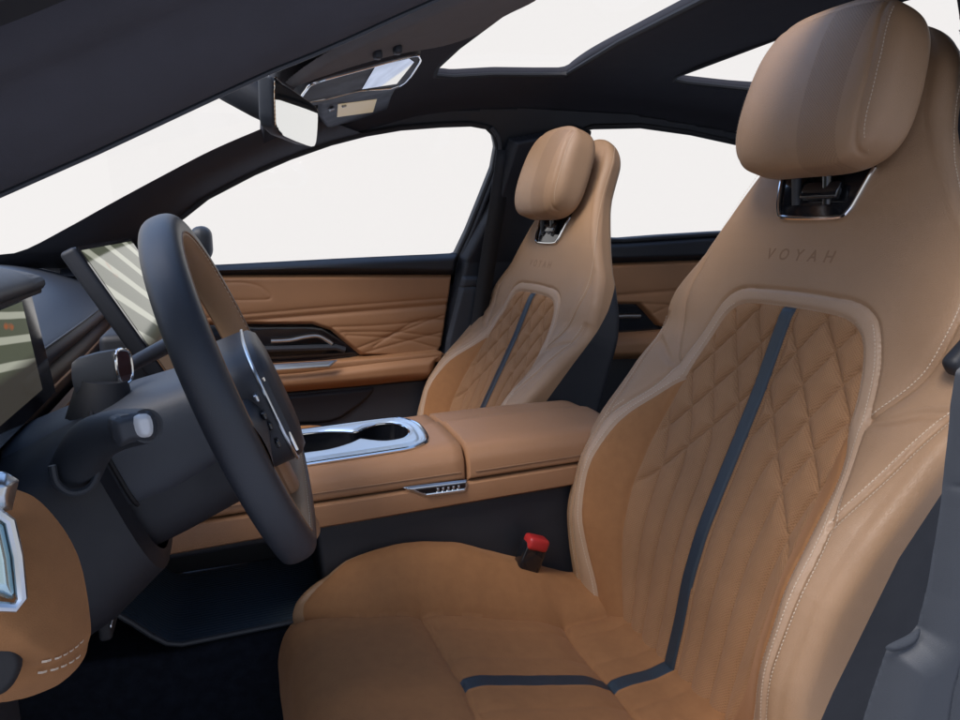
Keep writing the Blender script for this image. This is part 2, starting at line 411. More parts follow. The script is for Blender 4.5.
def make_seat(label, cat, group):
    root = thing('sports_seat', label, cat, SEAT0, group)
    G = backrest(); u = G.V[:, 3]; s = G.V[:, 4]; d = G.V[:, 5]
    # shell against cover: by depth
    bd = np.interp(s, [-.1, 0, .15, .3, .45, .6, .8, 1], [.035, .035, .040, .035, .0, -.035, -.05, -.05])
    w = smooth1(s, w_s, w_w)
    phi = np.where((s < .60) & ((np.abs(u) > (w-RW)*.985) | (d < -.035)), d-bd, .05)
    C_, shell = G.cut(phi)
    for sg in (0,):
        so = shell.build('seat_shell', 'plastic', root); bm = bmesh.new(); bm.from_mesh(so.data); bmesh.ops.remove_doubles(bm, verts=bm.verts, dist=.0002); bm.to_mesh(so.data); bm.free()
    U = lambda g: np.abs(g.V[:, 3])
    inC, cover = C_.cut(poly_sdf(U(C_), C_.V[:, 4], PC))
    inB, band = inC.cut(poly_sdf(U(inC), inC.V[:, 4], PB))
    inA, bol = inB.cut(poly_sdf(U(inB), inB.V[:, 4], PA))
    pan, stripe = inA.cut(U(inA)-.0105)
    BZ = [(.074, .740), (.074, .715), (.065, .678), (.058, .661), (.047, .654), (0, .652)]
    well, cover = cover.cut(np.where(cover.V[:, 5] > -.0, poly_sdf(U(cover), cover.V[:, 4], [(-.2, .652)]+BZ[::-1]+[(-.2, .740)]), -1.))
    bc = cover.build('backrest_cover', 'leather', root)
    band.build('trim_band', 'leather_pale', root)
    pan.build('quilted_panel', 'suede_perf', root)
    for sg in (1, -1):
        h, _ = bol.cut(sg*bol.V[:, 3]); h.build('bolster_insert', 'suede', root)
    stripe.build('centre_stripe', 'stripe', root)
    for sg in (1, -1):
        mb = MB(); n0 = [i for i, p in enumerate(EA) if p[1] < .53 and p[1] > .395]
        for E, off in ((EB, -.0045), ([EA[i] for i in n0], -.0045), (EC[18:], .005), (EC[42:], -.005), (EU, .005), (EU, -.005), (ES, -.004)):
            P, nn = back_line(E, off, sg); stitches(P, nn, mb=mb)
        mb.build('stitching', 'thread', bc, origin=(0, 0, 0), smooth=False)
    # embossed lettering on the neck
    cu = bpy.data.curves.new('txt', 'FONT'); cu.body = 'VOYAH'; cu.size = .0215; cu.space_character = 2.0; cu.align_x = 'CENTER'; cu.extrude = .0012; cu.shear = .25; cu.offset = .0003
    to = bpy.data.objects.new('tmp', cu); COL.objects.link(to)
    dg = bpy.context.evaluated_depsgraph_get(); dg.update(); tm = bpy.data.meshes.new_from_object(to.evaluated_get(dg)); bpy.data.objects.remove(to)
    tv = np.array([v.co for v in tm.vertices]); tf = [list(p.vertices) for p in tm.polygons]
    tu = -tv[:, 0]+.008; ts = tv[:, 1]+.598
    P = back_pt(tu, ts, back_D(np.abs(tu), ts)+tv[:, 2]*.25-.0001)
    mesh('embossed_letters', P, tf, 'leather_deb', bc, smooth=False)
    # headrest
    dd, uu, ss = headrest_geom(0)
    HC = (.797, .097)
    tl = math.radians(-4)
    d2 = dd*math.cos(tl)-ss*math.sin(tl); s2 = ss*math.cos(tl)+dd*math.sin(tl)
    P = back_pt(uu, s2+HC[0], d2+HC[1])
    V = np.concatenate([P.reshape(-1, 3), uu.reshape(-1, 1), s2.reshape(-1, 1), dd.reshape(-1, 1)], 1)
    H = GM(V, grid_faces(*dd.shape)[:, ::-1])
    # seam runs round the front face
    def hs(g): 
        u_, s_ = np.abs(g.V[:, 3]), g.V[:, 4]
        return np.minimum(np.minimum(.100-.012*(s_/.1)**2-.008*s_/.1-u_, .086-s_), g.V[:, 5]+.02)
    fr, sd_ = H.cut(hs(H))
    sdo = sd_.build('headrest', 'leather', root)
    mid, edge = fr.cut(np.where(True, .026-np.abs(fr.V[:, 3]+.052), 0))
    mid.build('perforated_strip', 'leather_perf', sdo); edge.build('front_cover', 'leather', sdo)
    # stitches beside the headrest seam
    for sg in (1, -1):
        L = []; mb = MB()
        for s_ in np.linspace(-.092, .080, 60):
            u_ = (.100-.012*(s_/.1)**2-.008*s_/.1)
            k = (np.abs(uu*1-sg*(u_+.006))/.02)**2+(np.abs(s2-s_)/.02)**2+np.where(dd > -.01, 0, 9)
            i = np.argsort(k.ravel())[:4]; wgt = 1/(k.ravel()[i]+1e-3); wgt /= wgt.sum()
            L.append((P.reshape(-1, 3)[i]*wgt[:, None]).sum(0))
        L = np.array(L); L[1:-1] = (L[:-2]+L[1:-1]*2+L[2:])/4; L[1:-1] = (L[:-2]+L[1:-1]*2+L[2:])/4
        nn = np.tile(N3+np.array([0, sg*.5, 0]), (len(L), 1)); stitches(L+nn*.0006, nn, mb=mb)
        mb.build('stitching', 'thread', sdo, origin=(0, 0, 0), smooth=False)
    # headrest posts in a chrome-rimmed well
    bz = [(.074, .715), (.065, .678), (.058, .661), (.047, .654), (0, .652), (-.047, .654), (-.058, .661), (-.065, .678), (-.074, .715)]
    pts = [back_pt(u_, s_, back_D(np.abs(np.array(u_)), np.array(s_))+.002) for u_, s_ in sp(bz, 5)]
    mb = MB(); mb.tube(pts, .0032, 10)
    bz_o = mb.build('headrest_bezel', 'chrome', root, origin=(0, 0, 0))
    ring = [back_pt(u_, s_, back_D(np.abs(np.array(u_)), np.array(s_))+.0008) for u_, s_ in sp(bz, 5)]
    c = back_pt(0, .70, -.0)
    well.build('well_insert', 'gloss', bz_o)
    mb = MB()
    for sg in (1, -1):
        a = back_pt(sg*.026+.006, .672, .040); b = back_pt(sg*.026+.006, .76, .085); mb2 = MB(); mb2.tube([a, b], .0065, 14); mb2.build('headrest_post', 'plastic_mid' if sg > 0 else 'gloss', bz_o, origin=(0, 0, 0))
    mb.box(back_pt(-.012, .686, .050), (.010, .060, .022), .003, M3=np.array([N3, [0, 1, 0], T3]).T); mb.build('post_guide', 'gloss', bz_o, origin=(0, 0, 0))
    # ---------------- cushion
    prof = [(.62, .50), (.60, .555), (.562, .583), (.51, .577), (.454, .583), (.40, .597), (.348, .609), (.253, .632), (.17, .642), (.10, .642), (.062, .625), (.042, .590), (.036, .545), (.042, .49), (.058, .44)]
    pp = np.array(smooth_path([np.array(p) for p in prof], 10)); cum = np.concatenate([[0], np.cumsum(np.hypot(*np.diff(pp, axis=0).T))])
    LT = cum[-1]; vs = np.arange(0, LT, .0028); PX = np.interp(vs, cum, pp[:, 0]); PZ = np.interp(vs, cum, pp[:, 1])
    tx = np.gradient(PX, vs); tz = np.gradient(PZ, vs)
    for _ in range(12): tx = np.convolve(np.pad(tx, 1, 'edge'), [.25, .5, .25], 'valid'); tz = np.convolve(np.pad(tz, 1, 'edge'), [.25, .5, .25], 'valid')
    nl = np.hypot(tx, tz); NX, NZ = -tz/nl*-1, tx/nl*-1            # outward (up, then forward)
    sgn = np.sign(NZ[len(NZ)//3]); NX, NZ = NX*sgn, NZ*sgn
    vx = lambda x: float(np.interp(-x, -pp[:110, 0], cum[:110]))   # pad length at a fore-aft position
    v1, v2 = vx(.455), vx(.245)
    F1 = sp([(0, v1), (.06, v1+.003), (.12, v1+.002), (.15, v1-.006)]); F2 = sp([(0, v2), (.08, v2+.006), (.135, v2+.010), (.158, v2+.012)])
    FI = sp([(.150, 0), (.148, .1), (.150, vx(.45)), (.152, vx(.35)), (.155, vx(.2)), (.164, vx(.13)), (.186, vx(.085)), (.23, vx(.05))])
    FO = sp([(.262, vx(.30)), (.256, vx(.24)), (.246, vx(.17)), (.232, vx(.12)), (.216, vx(.085))])
    Bs = [vx(x) for x in (.62, .59, .43, .31, .226, .142, .10, .05)]; Ba = [.0, .010, .050, .070, .068, .050, .026, .0]
    ws = [0, vx(.5), vx(.3), vx(.12), vx(.06), vx(.03)+.05]; ww = [.255, .262, .272, .262, .248, .242]
    FSub = [sp([(0.045, vx(.57)), (.05, v1), (.055, v2)]), sp([(.11, vx(.57)), (.115, v1), (.12, v2)])]
    def cD(U, v):
        B_ = smooth1(v, Bs, Ba); d = B_*(sstep(U, .130, .226)-.30*np.clip((U-.232)/.04, 0, 1)**2)
        d = d-.006*(1-(np.clip(U/.16, 0, 1))**2)*sstep(v, 0, .08)*(1-sstep(v, vx(.2), vx(.1)))
        def gr(f, a, s_): return a*np.exp(-(f/s_)**2)
        f1, f2, fi, fo = [seg_dist(U, v, E) for E in (F1, F2, FI, FO)]
        inn = sstep(poly_sdf(U, v, [(-.3, 0)]+FI+[(-.3, vx(.035))]), 0, .01)
        d = d+.010*sstep(U, .150, .158)*(U < .3)*sstep(v, .06, .14)*(1-sstep(v, vx(.14), vx(.08)))*0-gr(f1, .006, .004)-gr(f1, .008, .022)-gr(f2, .004, .003)-gr(f2, .005, .016)-gr(fi, .006, .0035)-gr(fi, .007, .013)-gr(fo, .003, .003)-gr(fo, .002, .008)
        q = np.minimum(seg_dist(U, v, FSub[0]), seg_dist(U, v, FSub[1]))
        d = d-inn*(gr(q, .0010, .004)+gr(q, .0010, .014))*(v < v2)
        d = d+np.where((U < .0105) & (v < v2), .0015, 0)
        # soft wrinkles in the suede
        d = d+.0011*np.sin(U*38+v*21+np.sin(v*33))*np.sin(v*27+1.2)*.6*sstep(v, v1, v2+.03)+.0005*np.sin(U*75+2*np.sin(v*50))*np.sin(v*61)
        return d
    nf = 170; g = np.linspace(-1, 1, nf); r = .030; rows = []
    for v, x, z, nx, nz in zip(vs, PX, PZ, NX, NZ):
        w_ = float(smooth1(v, ws, ww)); U_ = (w_-r)*g; dd_ = cD(np.abs(U_), np.full(nf, v)); de = dd_[-1]
        a = np.linspace(0, math.pi/2, 9)[1:]; us = list(w_-r+r*np.sin(a)); ds = list(de-r+r*np.cos(a))
        dp = np.linspace(de-r, -.15, 12)[1:]; us += [w_-.006*k/11 for k in range(1, 12)]; ds += list(dp)
        us = np.array(us); ds = np.array(ds); u_ = np.concatenate([-us[::-1], U_, us]); q_ = np.concatenate([ds[::-1], dd_, ds])
        # the side walls hang straight down instead of along the profile's normal
        deep = np.clip(-(q_)/.15, 0, 1); px_ = x+nx*np.where(q_ > -.01, q_, -.01)+0*deep; pz_ = z+nz*np.where(q_ > -.01, q_, -.01)-np.where(q_ < -.01, -q_-.01, 0)*(.35+.65*max(nz, 0))
        px_ = px_+np.where(q_ < -.01, -q_-.01, 0)*max(-nx, 0)*.5
        rows.append((px_, u_, pz_, np.full(len(u_), v), q_))
    a = [np.stack([q[i] for q in rows]) for i in range(5)]
    P = np.stack([a[0]-SEAT0[0], a[1], a[2]-SEAT0[2]], -1)
    V = np.concatenate([P.reshape(-1, 3), a[1].reshape(-1, 1), a[3].reshape(-1, 1), a[4].reshape(-1, 1)], 1)
    K = GM(V, grid_faces(*a[0].shape))
    inn, out = K.cut(poly_sdf(np.abs(K.V[:, 3]), K.V[:, 4], [(-.3, -.01)]+FI+[(.3, vx(.035)), (.3, LT+.1), (-.3, LT+.1)]))
    front, mid = inn.cut(poly_sdf(np.abs(inn.V[:, 3]), inn.V[:, 4], [(-.3, v2)]+F2+[(.4, v2+.02), (.4, LT+.1), (-.3, LT+.1)]))
    piping, top_ = mid.cut(.0105-np.abs(mid.V[:, 3]))
    ins, lea = out.cut(poly_sdf(np.abs(out.V[:, 3]), out.V[:, 4], [(.0, -.01), (.236, -.01), (.252, vx(.5)), (.262, vx(.35))]+FO+[(.19, vx(.07)), (.1, vx(.07)), (.1, -.01)]))
    cb = top_.build('cushion_panel', 'suede', root)
    front.build('cushion_front', 'suede', root)
    piping.build('cushion_stripe', 'stripe', cb)
    for sg in (1, -1):
        h, _ = ins.cut(sg*ins.V[:, 3]); h.build('cushion_bolster', 'suede', root)
        h, _ = lea.cut(sg*lea.V[:, 3]); h.build('cushion_side', 'leather', root)
    # base and rails
    mb = MB(); mb.box(SEAT0+np.array([.04, 0, .07]), (.48, .44, .10), .02); mb.build('seat_base', 'plastic', root)
    for sg in (1, -1):
        mb = MB(); mb.box(SEAT0+np.array([.04, sg*.19, .01]), (.60, .05, .03), .004); mb.build('seat_rail', 'satin', root)
        mb = MB(); mb.box(SEAT0+np.array([.03, sg*.262, .10]), (.50, .024, .10), .010); mb.build('side_valance', 'plastic', root)
    return root
M['leather_deb'] = mat('debossed_tan_leather', (.25, .14, .075), .55)
def copy_tree(o, parent=None):
    c = o.copy(); COL.objects.link(c)
    if parent is not None: c.parent = parent
    for ch in [x for x in list(COL.objects) if x.parent == o]: copy_tree(ch, c)
    return c
seat = make_seat('tan leather and suede driver seat, nearest the camera, with diamond quilting and slate stripe', 'car seat', 'front seats')
seat2 = copy_tree(seat)
seat2.location = SEAT0+np.array([-.082, .755, -.019]); seat2.rotation_euler = (0, math.radians(4), 0)
seat2['label'] = 'tan passenger seat beyond the centre console, in front of the far door pillar'
# ------------------------------------------------------------------ sheets laid on real planes
def unit(v): v = np.asarray(v, float); return v/np.linalg.norm(v)
class Frame:
    def __init__(s, p0, n, up=(0, 0, 1)):
        s.p = np.asarray(p0, float); s.n = unit(n); s.x = unit(np.cross(up, s.n)); s.y = np.cross(s.n, s.x)
    def px(s, a, b): return s.to2(onplane(a, b, s.p, s.n))
    def to2(s, q): q = np.asarray(q)-s.p; return (float(q@s.x), float(q@s.y))
    def to3(s, a, b, h=0): return s.p+s.x*a+s.y*b+s.n*h
def relief(name, m, fr, poly, h=.01, r=.012, grooves=(), res=.003, parent=None, curve=None, disp=None, closed_smooth=5, px=True, builder=None, back=0., soft=False):
    """padded panel: outline on plane fr, rising by h with a rounded edge of radius r; grooves = (polyline, depth, width)"""
    P = [fr.px(*p) for p in poly] if px else list(poly)
    if closed_smooth: P = [tuple(q) for q in smooth_path(P, closed_smooth, True)]
    A = np.array(P); lo = A.min(0)-res*2; hi = A.max(0)+res*2
    gx = np.arange(lo[0], hi[0], res); gy = np.arange(lo[1], hi[1], res); X, Y = np.meshgrid(gx, gy)
    sd = poly_sdf(X, Y, P); t = np.clip(sd/r, 0, 1); H = h*np.sin(t*math.pi/2)
    for g in grooves:
        gp = [fr.px(*p) for p in g[0]] if px else g[0]
        if len(gp) > 2 and not (len(g) > 3): gp = [tuple(q) for q in smooth_path(gp, 5)]
        f = seg_dist(X, Y, gp); H = H-g[1]*np.exp(-(f/g[2])**2)-g[1]*.6*np.exp(-(f/(g[2]*3.5))**2)
    if disp: H = H+disp(X, Y)
    Q = fr.p+X[..., None]*fr.x+Y[..., None]*fr.y+H[..., None]*fr.n
    if curve: Q = curve(Q)
    V = np.concatenate([Q.reshape(-1, 3), X.reshape(-1, 1), Y.reshape(-1, 1)], 1)
    a, _ = GM(V, grid_faces(*X.shape)).cut(sd.ravel())
    if back:                                                    # close the panel with a rim and a rear face
        used = np.zeros(len(a.V), bool); 
        if len(a.Q): used[a.Q.ravel()] = True
        for p in a.P: used[p] = True
        faces = [list(map(int, q)) for q in a.Q]+a.P; ec = {}
        for f_ in faces:
            for i in range(len(f_)): e = (f_[i], f_[(i+1) % len(f_)]); ec[e] = 1
        n0 = len(a.V); a.V = np.vstack([a.V, a.V]); off = np.array([0., 0, 0]); dist_ = ((a.V[n0:, :3]-fr.p)@fr.n)
        a.V[n0:, :3] -= (fr.n*back)+np.outer(dist_*0, fr.n)
        add = [[e[1], e[0], e[0]+n0, e[1]+n0] for e in ec if (e[1], e[0]) not in ec]
        a.P = list(a.P)+add+[[i+n0 for i in f_][::-1] for f_ in faces]
    if parent is not None: a.V[:, :3] -= world_loc(parent)
    o = a.build(name, m, parent)
    o.data.set_sharp_from_angle(angle=math.radians(50))
    return o
def loft(name, m, rows, parent=None, smooth=True, thick=0., res=None):
    """surface through equal-length rows of 3-D points"""
    A = np.array([[np.asarray(p, float) for p in r] for r in rows]); nr, nc = A.shape[:2]
    V = A.reshape(-1, 3); 
    if parent is not None: V = V-world_loc(parent)
    o = mesh(name, V, grid_faces(nr, nc).tolist(), m, parent, smooth)
    if thick:
        md = o.modifiers.new('thick', 'SOLIDIFY'); md.thickness = thick; md.offset = 0
    if smooth: o.data.set_sharp_from_angle(angle=math.radians(40))
    return o
def resample(pts, n):
    P = np.array(pts, float); c = np.concatenate([[0], np.cumsum(np.linalg.norm(np.diff(P, axis=0), axis=1))])
    return np.stack([np.interp(np.linspace(0, c[-1], n), c, P[:, k]) for k in range(P.shape[1])], 1)
def glass_mat(name, tint, fac):
    m = bpy.data.materials.new(name); m.use_nodes = True; n = m.node_tree.nodes; l = m.node_tree.links; n.clear()
    o = n.new('ShaderNodeOutputMaterial'); t = n.new('ShaderNodeBsdfTransparent'); t.inputs[0].default_value = (*tint, 1)
    g = n.new('ShaderNodeBsdfGlossy'); g.inputs['Roughness'].default_value = .02; x = n.new('ShaderNodeMixShader'); x.inputs[0].default_value = fac
    l.new(t.outputs[0], x.inputs[1]); l.new(g.outputs[0], x.inputs[2]); l.new(x.outputs[0], o.inputs[0]); return m
M['glass'] = glass_mat('clear_glass', (1, 1, 1), .02)

def fside(z): return .70-.34*max(0., z-1.08)
def wall(px, py, dy=0.): return onside(px, py, lambda z: fside(z)+dy)
# ---------------- roof
body = thing('car', 'dark lined car cabin shell with roof, pillars and glass openings around the seats', 'car', (.6, 0, .30))
def zroof(X, Y):
    b = np.interp(X, [.05, .12, .25, .35, .45, .6, .8, 1.03, 1.3, 1.6, 2.2], [1.385, 1.41, 1.452, 1.478, 1.50, 1.52, 1.532, 1.535, 1.52, 1.48, 1.32])
    return b-.085*np.clip(np.abs(Y)/.60, 0, 1.2)**6
gx, gy = np.meshgrid(np.arange(.10, 2.2, .012), np.arange(-.60, .605, .012))
H1 = [(.452, -.43), (.440, -.30), (.428, -.10), (.430, .20), (.438, .36), (.452, .43), (.50, .448), (.60, .452), (.70, .452), (.765, .450), (.778, .44), (.768, .2), (.752, -.1), (.745, -.30), (.752, -.43), (.70, -.452), (.5, -.452)]
H2 = [(1.05, -.43), (1.04, 0), (1.05, .41), (1.06, .435), (1.10, .44), (1.22, .43), (1.34, .41), (1.42, .36), (1.43, 0), (1.42, -.36), (1.34, -.41), (1.1, -.44)]
V = np.stack([gx, gy, zroof(gx, gy), gx, gy], -1).reshape(-1, 5)
G = GM(V, grid_faces(*gx.shape)[:, ::-1])
h1 = [tuple(q) for q in smooth_path([np.array(p) for p in H1], 4, True)]; h2 = [tuple(q) for q in smooth_path([np.array(p) for p in H2], 4, True)]
_, G = G.cut(poly_sdf(G.V[:, 3], G.V[:, 4], H1)); g1, G = G.cut(poly_sdf(G.V[:, 3], G.V[:, 4], H2))
_, G = G.cut(np.where(G.V[:, 4] < -.2, -.405-G.V[:, 4], -1.))
G.V[:, :3] -= world_loc(body)
hl = G.build('roof_lining', 'cloth_dark', body); md = hl.modifiers.new('t', 'SOLIDIFY'); md.thickness = .022; md.offset = -1
for hp, nm in ((H1, 'front'), (H2, 'rear')):
    A = np.array([(x, y, zroof(x, y)+.004) for x, y in hp]); mb = MB(); mb.tube(list(A), .006, 8, closed=True); mb.build('roof_glass_seal', 'rubber', body)
    c = A.mean(0); xs = np.linspace(A[:, 0].min()-.02, A[:, 0].max()+.02, 9); ys = np.linspace(-.46, .46, 21)
    loft('roof_glass', 'glass', [[(x, y, zroof(x, y*.8)+.024) for y in ys] for x in xs], body)
# ---------------- far side: window frame wall with two openings
W1 = [(120, 262), (150, 238), (183, 216), (207, 197), (253, 173), (290, 157), (330, 143), (365, 134), (400, 128), (440, 125), (470, 124), (486, 127), (494, 135), (497, 148), (493, 170), (481, 200), (468, 232), (456, 257), (400, 260.5), (340, 263), (222, 268), (160, 272), (122, 275)]
W2 = [(575, 132), (592, 127), (640, 126), (690, 133), (740, 144), (790, 160), (850, 186), (880, 215), (850, 226), (780, 231), (708, 235), (660, 238), (622, 241), (590, 240), (572, 200)]
def wallpoly(W): return [(p[0], p[2]) for p in (wall(*q) for q in W)]
w1 = wallpoly(W1); w2 = wallpoly(W2)
gx, gz = np.meshgrid(np.arange(-.55, 2.3, .008), np.arange(1.02, 1.50, .008))
topz = lambda X: zroof(X, .585)+.012
fv = np.vectorize(fside)
V = np.stack([gx, fv(gz), gz, gx, gz], -1).reshape(-1, 5)
G = GM(V, grid_faces(*gx.shape))
_, G = G.cut(poly_sdf(G.V[:, 3], G.V[:, 4], w1)); _, G = G.cut(poly_sdf(G.V[:, 3], G.V[:, 4], w2))
# upper limit follows the roof, front limit the windscreen pillar
upl = [tuple(p) for p in [(-.70, 1.10), (-.42, 1.10), (-.25, 1.165), (-.08, 1.235), (.05, 1.305), (.15, 1.362), (.30, 1.41), (.45, 1.438), (.7, 1.46), (1.03, 1.462), (1.4, 1.43), (1.9, 1.33), (2.3, 1.2), (2.3, .9), (-.7, .9)]]
G, _ = G.cut(poly_sdf(G.V[:, 3], G.V[:, 4], upl))
fr_, bp_ = G.cut(.60-G.V[:, 3]) if False else (G, None)
G.V[:, :3] -= world_loc(body)
o = G.build('far_side_frame', 'plastic', body); md = o.modifiers.new('t', 'SOLIDIFY'); md.thickness = .03; md.offset = -1
for w_, nm in ((w1, 'f'), (w2, 'r')):
    mb = MB(); mb.tube([(x, fside(z)-.004, z) for x, z in w_], .007, 8, closed=True); mb.build('window_seal', 'rubber', body)
    mb = MB(); A = np.array(w_); loft('side_window_glass', 'glass', [[(x, fside(z)+.028, z) for x in np.linspace(A[:, 0].min(), A[:, 0].max(), 6)] for z in np.linspace(A[:, 1].min(), A[:, 1].max(), 6)], body)
# bright trim down the rear edge of the front window
tr = [(489, 128), (496, 137), (498.5, 150), (495, 170), (483, 202), (470, 234), (459, 258), (455, 275)]
mb = MB(); P_ = [wall(*q)-np.array([0, .012, 0]) for q in smooth_path([np.array(t) for t in tr], 4)]; mb.tube(P_, .006, 8); mb.build('window_edge_trim', 'plastic_mid', body)
# far windscreen pillar
lo = [wall(*q)-np.array([0, .006, 0]) for q in [(60, 268), (120, 250), (150, 236), (183, 217), (207, 198), (253, 174), (290, 158), (330, 144), (365, 135)]]
up = [onside(*q, lambda z: fside(z)-.07) for q in [(-60, 268), (-10, 256), (22, 251), (67, 228), (110, 204), (160, 177), (212, 150), (263, 128), (300, 112)]]
n_ = 30; L0 = resample(smooth_path(lo, 5), n_); L1 = resample(smooth_path(up, 5), n_); rows = []
for k in range(9):
    t = k/8; b = math.sin(t*math.pi)*.010
    rows.append([L0[i]*(1-t)+L1[i]*t+np.array([.25, -1, -.1])*b for i in range(n_)])
rows.insert(0, [p+np.array([0, .03, 0]) for p in L0]); rows.append([p+np.array([0, .03, 0]) for p in L1])
loft('windscreen_pillar', 'navy_leather', rows, body)
# windscreen glass
ws = []
for t in np.linspace(0, 1, 12):
    a = np.array([-.78+.90*t, 0, 1.10+.315*t+.02*math.sin(math.pi*t)]); ws.append([a+np.array([-.05*(1-t)*(1-(y/.7)**2)-.06*(1-(y/.7)**2)*t*.6, y*(1-.12*t), 0]) for y in np.linspace(-.66, .66, 13)])
loft('windscreen', 'glass', ws, body)
# near side: windscreen pillar and door opening rail overhead
inn = [(-160, 258), (-60, 218), (0, 192), (50, 170), (100, 148), (160, 120), (220, 92), (275, 67), (330, 45), (380, 22), (430, 0), (500, -32), (580, -65), (700, -105)]
I0 = resample(smooth_path([np.array((-.80, -.63, .93)), np.array((-.50, -.585, 1.055))]+[onY(*q, -.55) for q in inn]+[np.array(q) for q in [(.62, -.545, 1.440), (.9, -.54, 1.448), (1.3, -.53, 1.42), (1.8, -.52, 1.32)]], 4), 84)
def off(dx, dy, dz): return [p+np.array([dx, dy, dz]) for p in I0]
prof = [(.0, .03, .03), (.0, .004, .004), (0, 0, 0), (0, -.012, -.001), (.0, -.030, .004), (.0, -.050, .014), (.0, -.066, .026), (.0, -.078, .036), (.0, -.088, .040), (.0, -.100, .040), (0, -.112, .046), (.0, -.124, .056), (0, -.134, .062)]
loft('near_windscreen_pillar', 'pillar_fabric', [off(*p) for p in prof], body)
prof = [(0, -.134, .064), (0, -.140, .050), (0, -.152, .046), (0, -.163, .052), (0, -.166, .066), (0, -.166, .08)]
loft('door_opening_seal', 'rubber', [off(*p) for p in prof], body)
prof = [(0, -.166, .066), (0, -.180, .060), (0, -.198, .070), (0, -.212, .088), (0, -.222, .12), (0, -.20, .16)]
M['paint'] = mat('dark_grey_body_paint', (.06, .075, .11), .3, coat=.8)
loft('door_frame_flange', 'paint', [off(*p) for p in prof], body)
mb = MB(); mb.tube(off(0, .001, -.0015), .0022, 6); mb.build('pillar_edge_bead', 'plastic_mid', body)
# front sheet between the near pillar and the roof lining
hd = []
for p in off(0, .02, .012)[8:]:
    row = []
    for t in np.linspace(0, 1, 6):
        q = np.array([p[0], p[1]+(-.40-p[1])*t, 0]); zz = zroof(max(q[0], .10), -.40); row.append([q[0], q[1], p[2]*(1-t)+zz*t+.012*math.sin(math.pi*t)])
    if p[0] > .10: hd.append(row)
loft('side_lining', 'cloth_dark', hd, body)
# ---------------- sun visor, vanity mirror and overhead unit
fv_ = Frame(onZ(380, 60, 1.432), (.30, -.05, -1), up=(0, 1, 0))
vis = thing('sun_visor', 'grey fabric sun visor folded up against the roof lining, lit mirror in its lid', 'sun visor', onZ(380, 60, 1.46))
relief('visor_board', 'cloth_grey', fv_, [(285, 82), (330, 50), (430, 4), (500, -30), (560, -55), (545, -14), (506, 8), (480, 26), (440, 40), (395, 48), (350, 60), (310, 74)], .012, .012, parent=vis)
relief('mirror_housing', 'plastic', fv_, [(292, 99), (300, 78), (318, 68), (365, 55), (408, 44), (420, 46), (417, 58), (400, 80), (360, 90), (320, 97)], .014, .008, parent=vis, closed_smooth=3)
def hug(fr, pts, h): return [fr.to3(*fr.px(*p), h) for p in pts]
mb = MB(); mb.tube(hug(fv_, smooth_path([np.array(p) for p in [(298, 92), (303, 80), (313, 72), (360, 59), (408, 46), (417, 48), (415, 56), (397, 78), (357, 82), (320, 91)]], 4, True), .0145), .0022, 8, closed=True); mb.build('mirror_rim', 'chrome', vis)
mb = MB(); mb.prism(hug(fv_, [(372, 56), (406, 48), (411, 52), (394, 75), (359, 80)], .0146), fv_.n, .001); mb.build('vanity_mirror', 'mirror', vis)
mb = MB()
for q in ((374, 43), (394, 38)): mb.box(fv_.to3(*fv_.px(*q), .016), (.012, .018, .012), .004)
mb.build('visor_clip', 'plastic_mid', vis)
ov = thing('overhead_visor_panel', 'small flipped visor panel with glowing cream warning label behind the rear-view mirror', 'visor panel', onZ(355, 105, 1.45))
fo_ = Frame(onZ(355, 105, 1.425), (.35, -.10, -1), up=(0, 1, 0))
relief('visor_panel', 'plastic', fo_, [(318, 98), (352, 91), (394, 80), (392, 92), (380, 118), (350, 122), (324, 124)], .010, .008, parent=ov, closed_smooth=2)
relief('warning_label', mat('cream_label', (.72, .60, .38), .4, emis=(.72, .58, .34, .25)), Frame(fo_.p+fo_.n*.0104, fo_.n, up=(0, 1, 0)), [(338, 104), (377, 99), (373, 112), (337, 117)], .001, .002, parent=ov, closed_smooth=0, res=.0012)  # cream warning label with an added faint glow; no lamp behind it
mb = MB(); mb.tube(hug(fo_, [(327, 103), (331, 102)], .013), .004, 10); mb.tube(hug(fo_, [(340, 99.5), (343, 99)], .013), .003, 10); mb.build('panel_button', 'satin', ov)
# ---------------- rear-view mirror
rv = thing('rear_view_mirror', 'frameless rear-view mirror hanging from the windscreen top, tilted to the driver', 'mirror', onY(262, 100, -.02))
A_ = np.array([onY(274, 78, -.03), onY(318, 108, .0)]); tl_, tr_ = A_; 
fm = Frame(onY(296, 110, -.02), (.92, -.33, -.13))
G4 = [(274, 77.5), (281, 82), (310, 102), (317, 109), (318, 116), (316.5, 138), (314, 146), (306, 145), (284, 136), (276, 128), (274.5, 118)]
relief('mirror_glass', 'mirror', fm, G4, .0006, .0015, parent=rv, closed_smooth=2, res=.002)
c_ = np.array([fm.px(*p) for p in G4]).mean(0)
mb = MB(); pp_ = [fm.to3(*(c_+(np.array(fm.px(*p))-c_)*1.03), -.0006) for p in G4]; mb.prism(pp_, -fm.n, .020, .005); mb.build('mirror_shell', 'plastic_mid', rv)
mb = MB(); a_ = fm.to3(*c_, -.02); b_ = onY(250, 96, .0)+np.array([-.02, .03, .02]); mb.tube([a_, (a_+b_)/2, b_, b_+np.array([-.03, .03, .05])], [.020, .026, .030, .026], 18); mb.build('mirror_mount', 'plastic', rv)
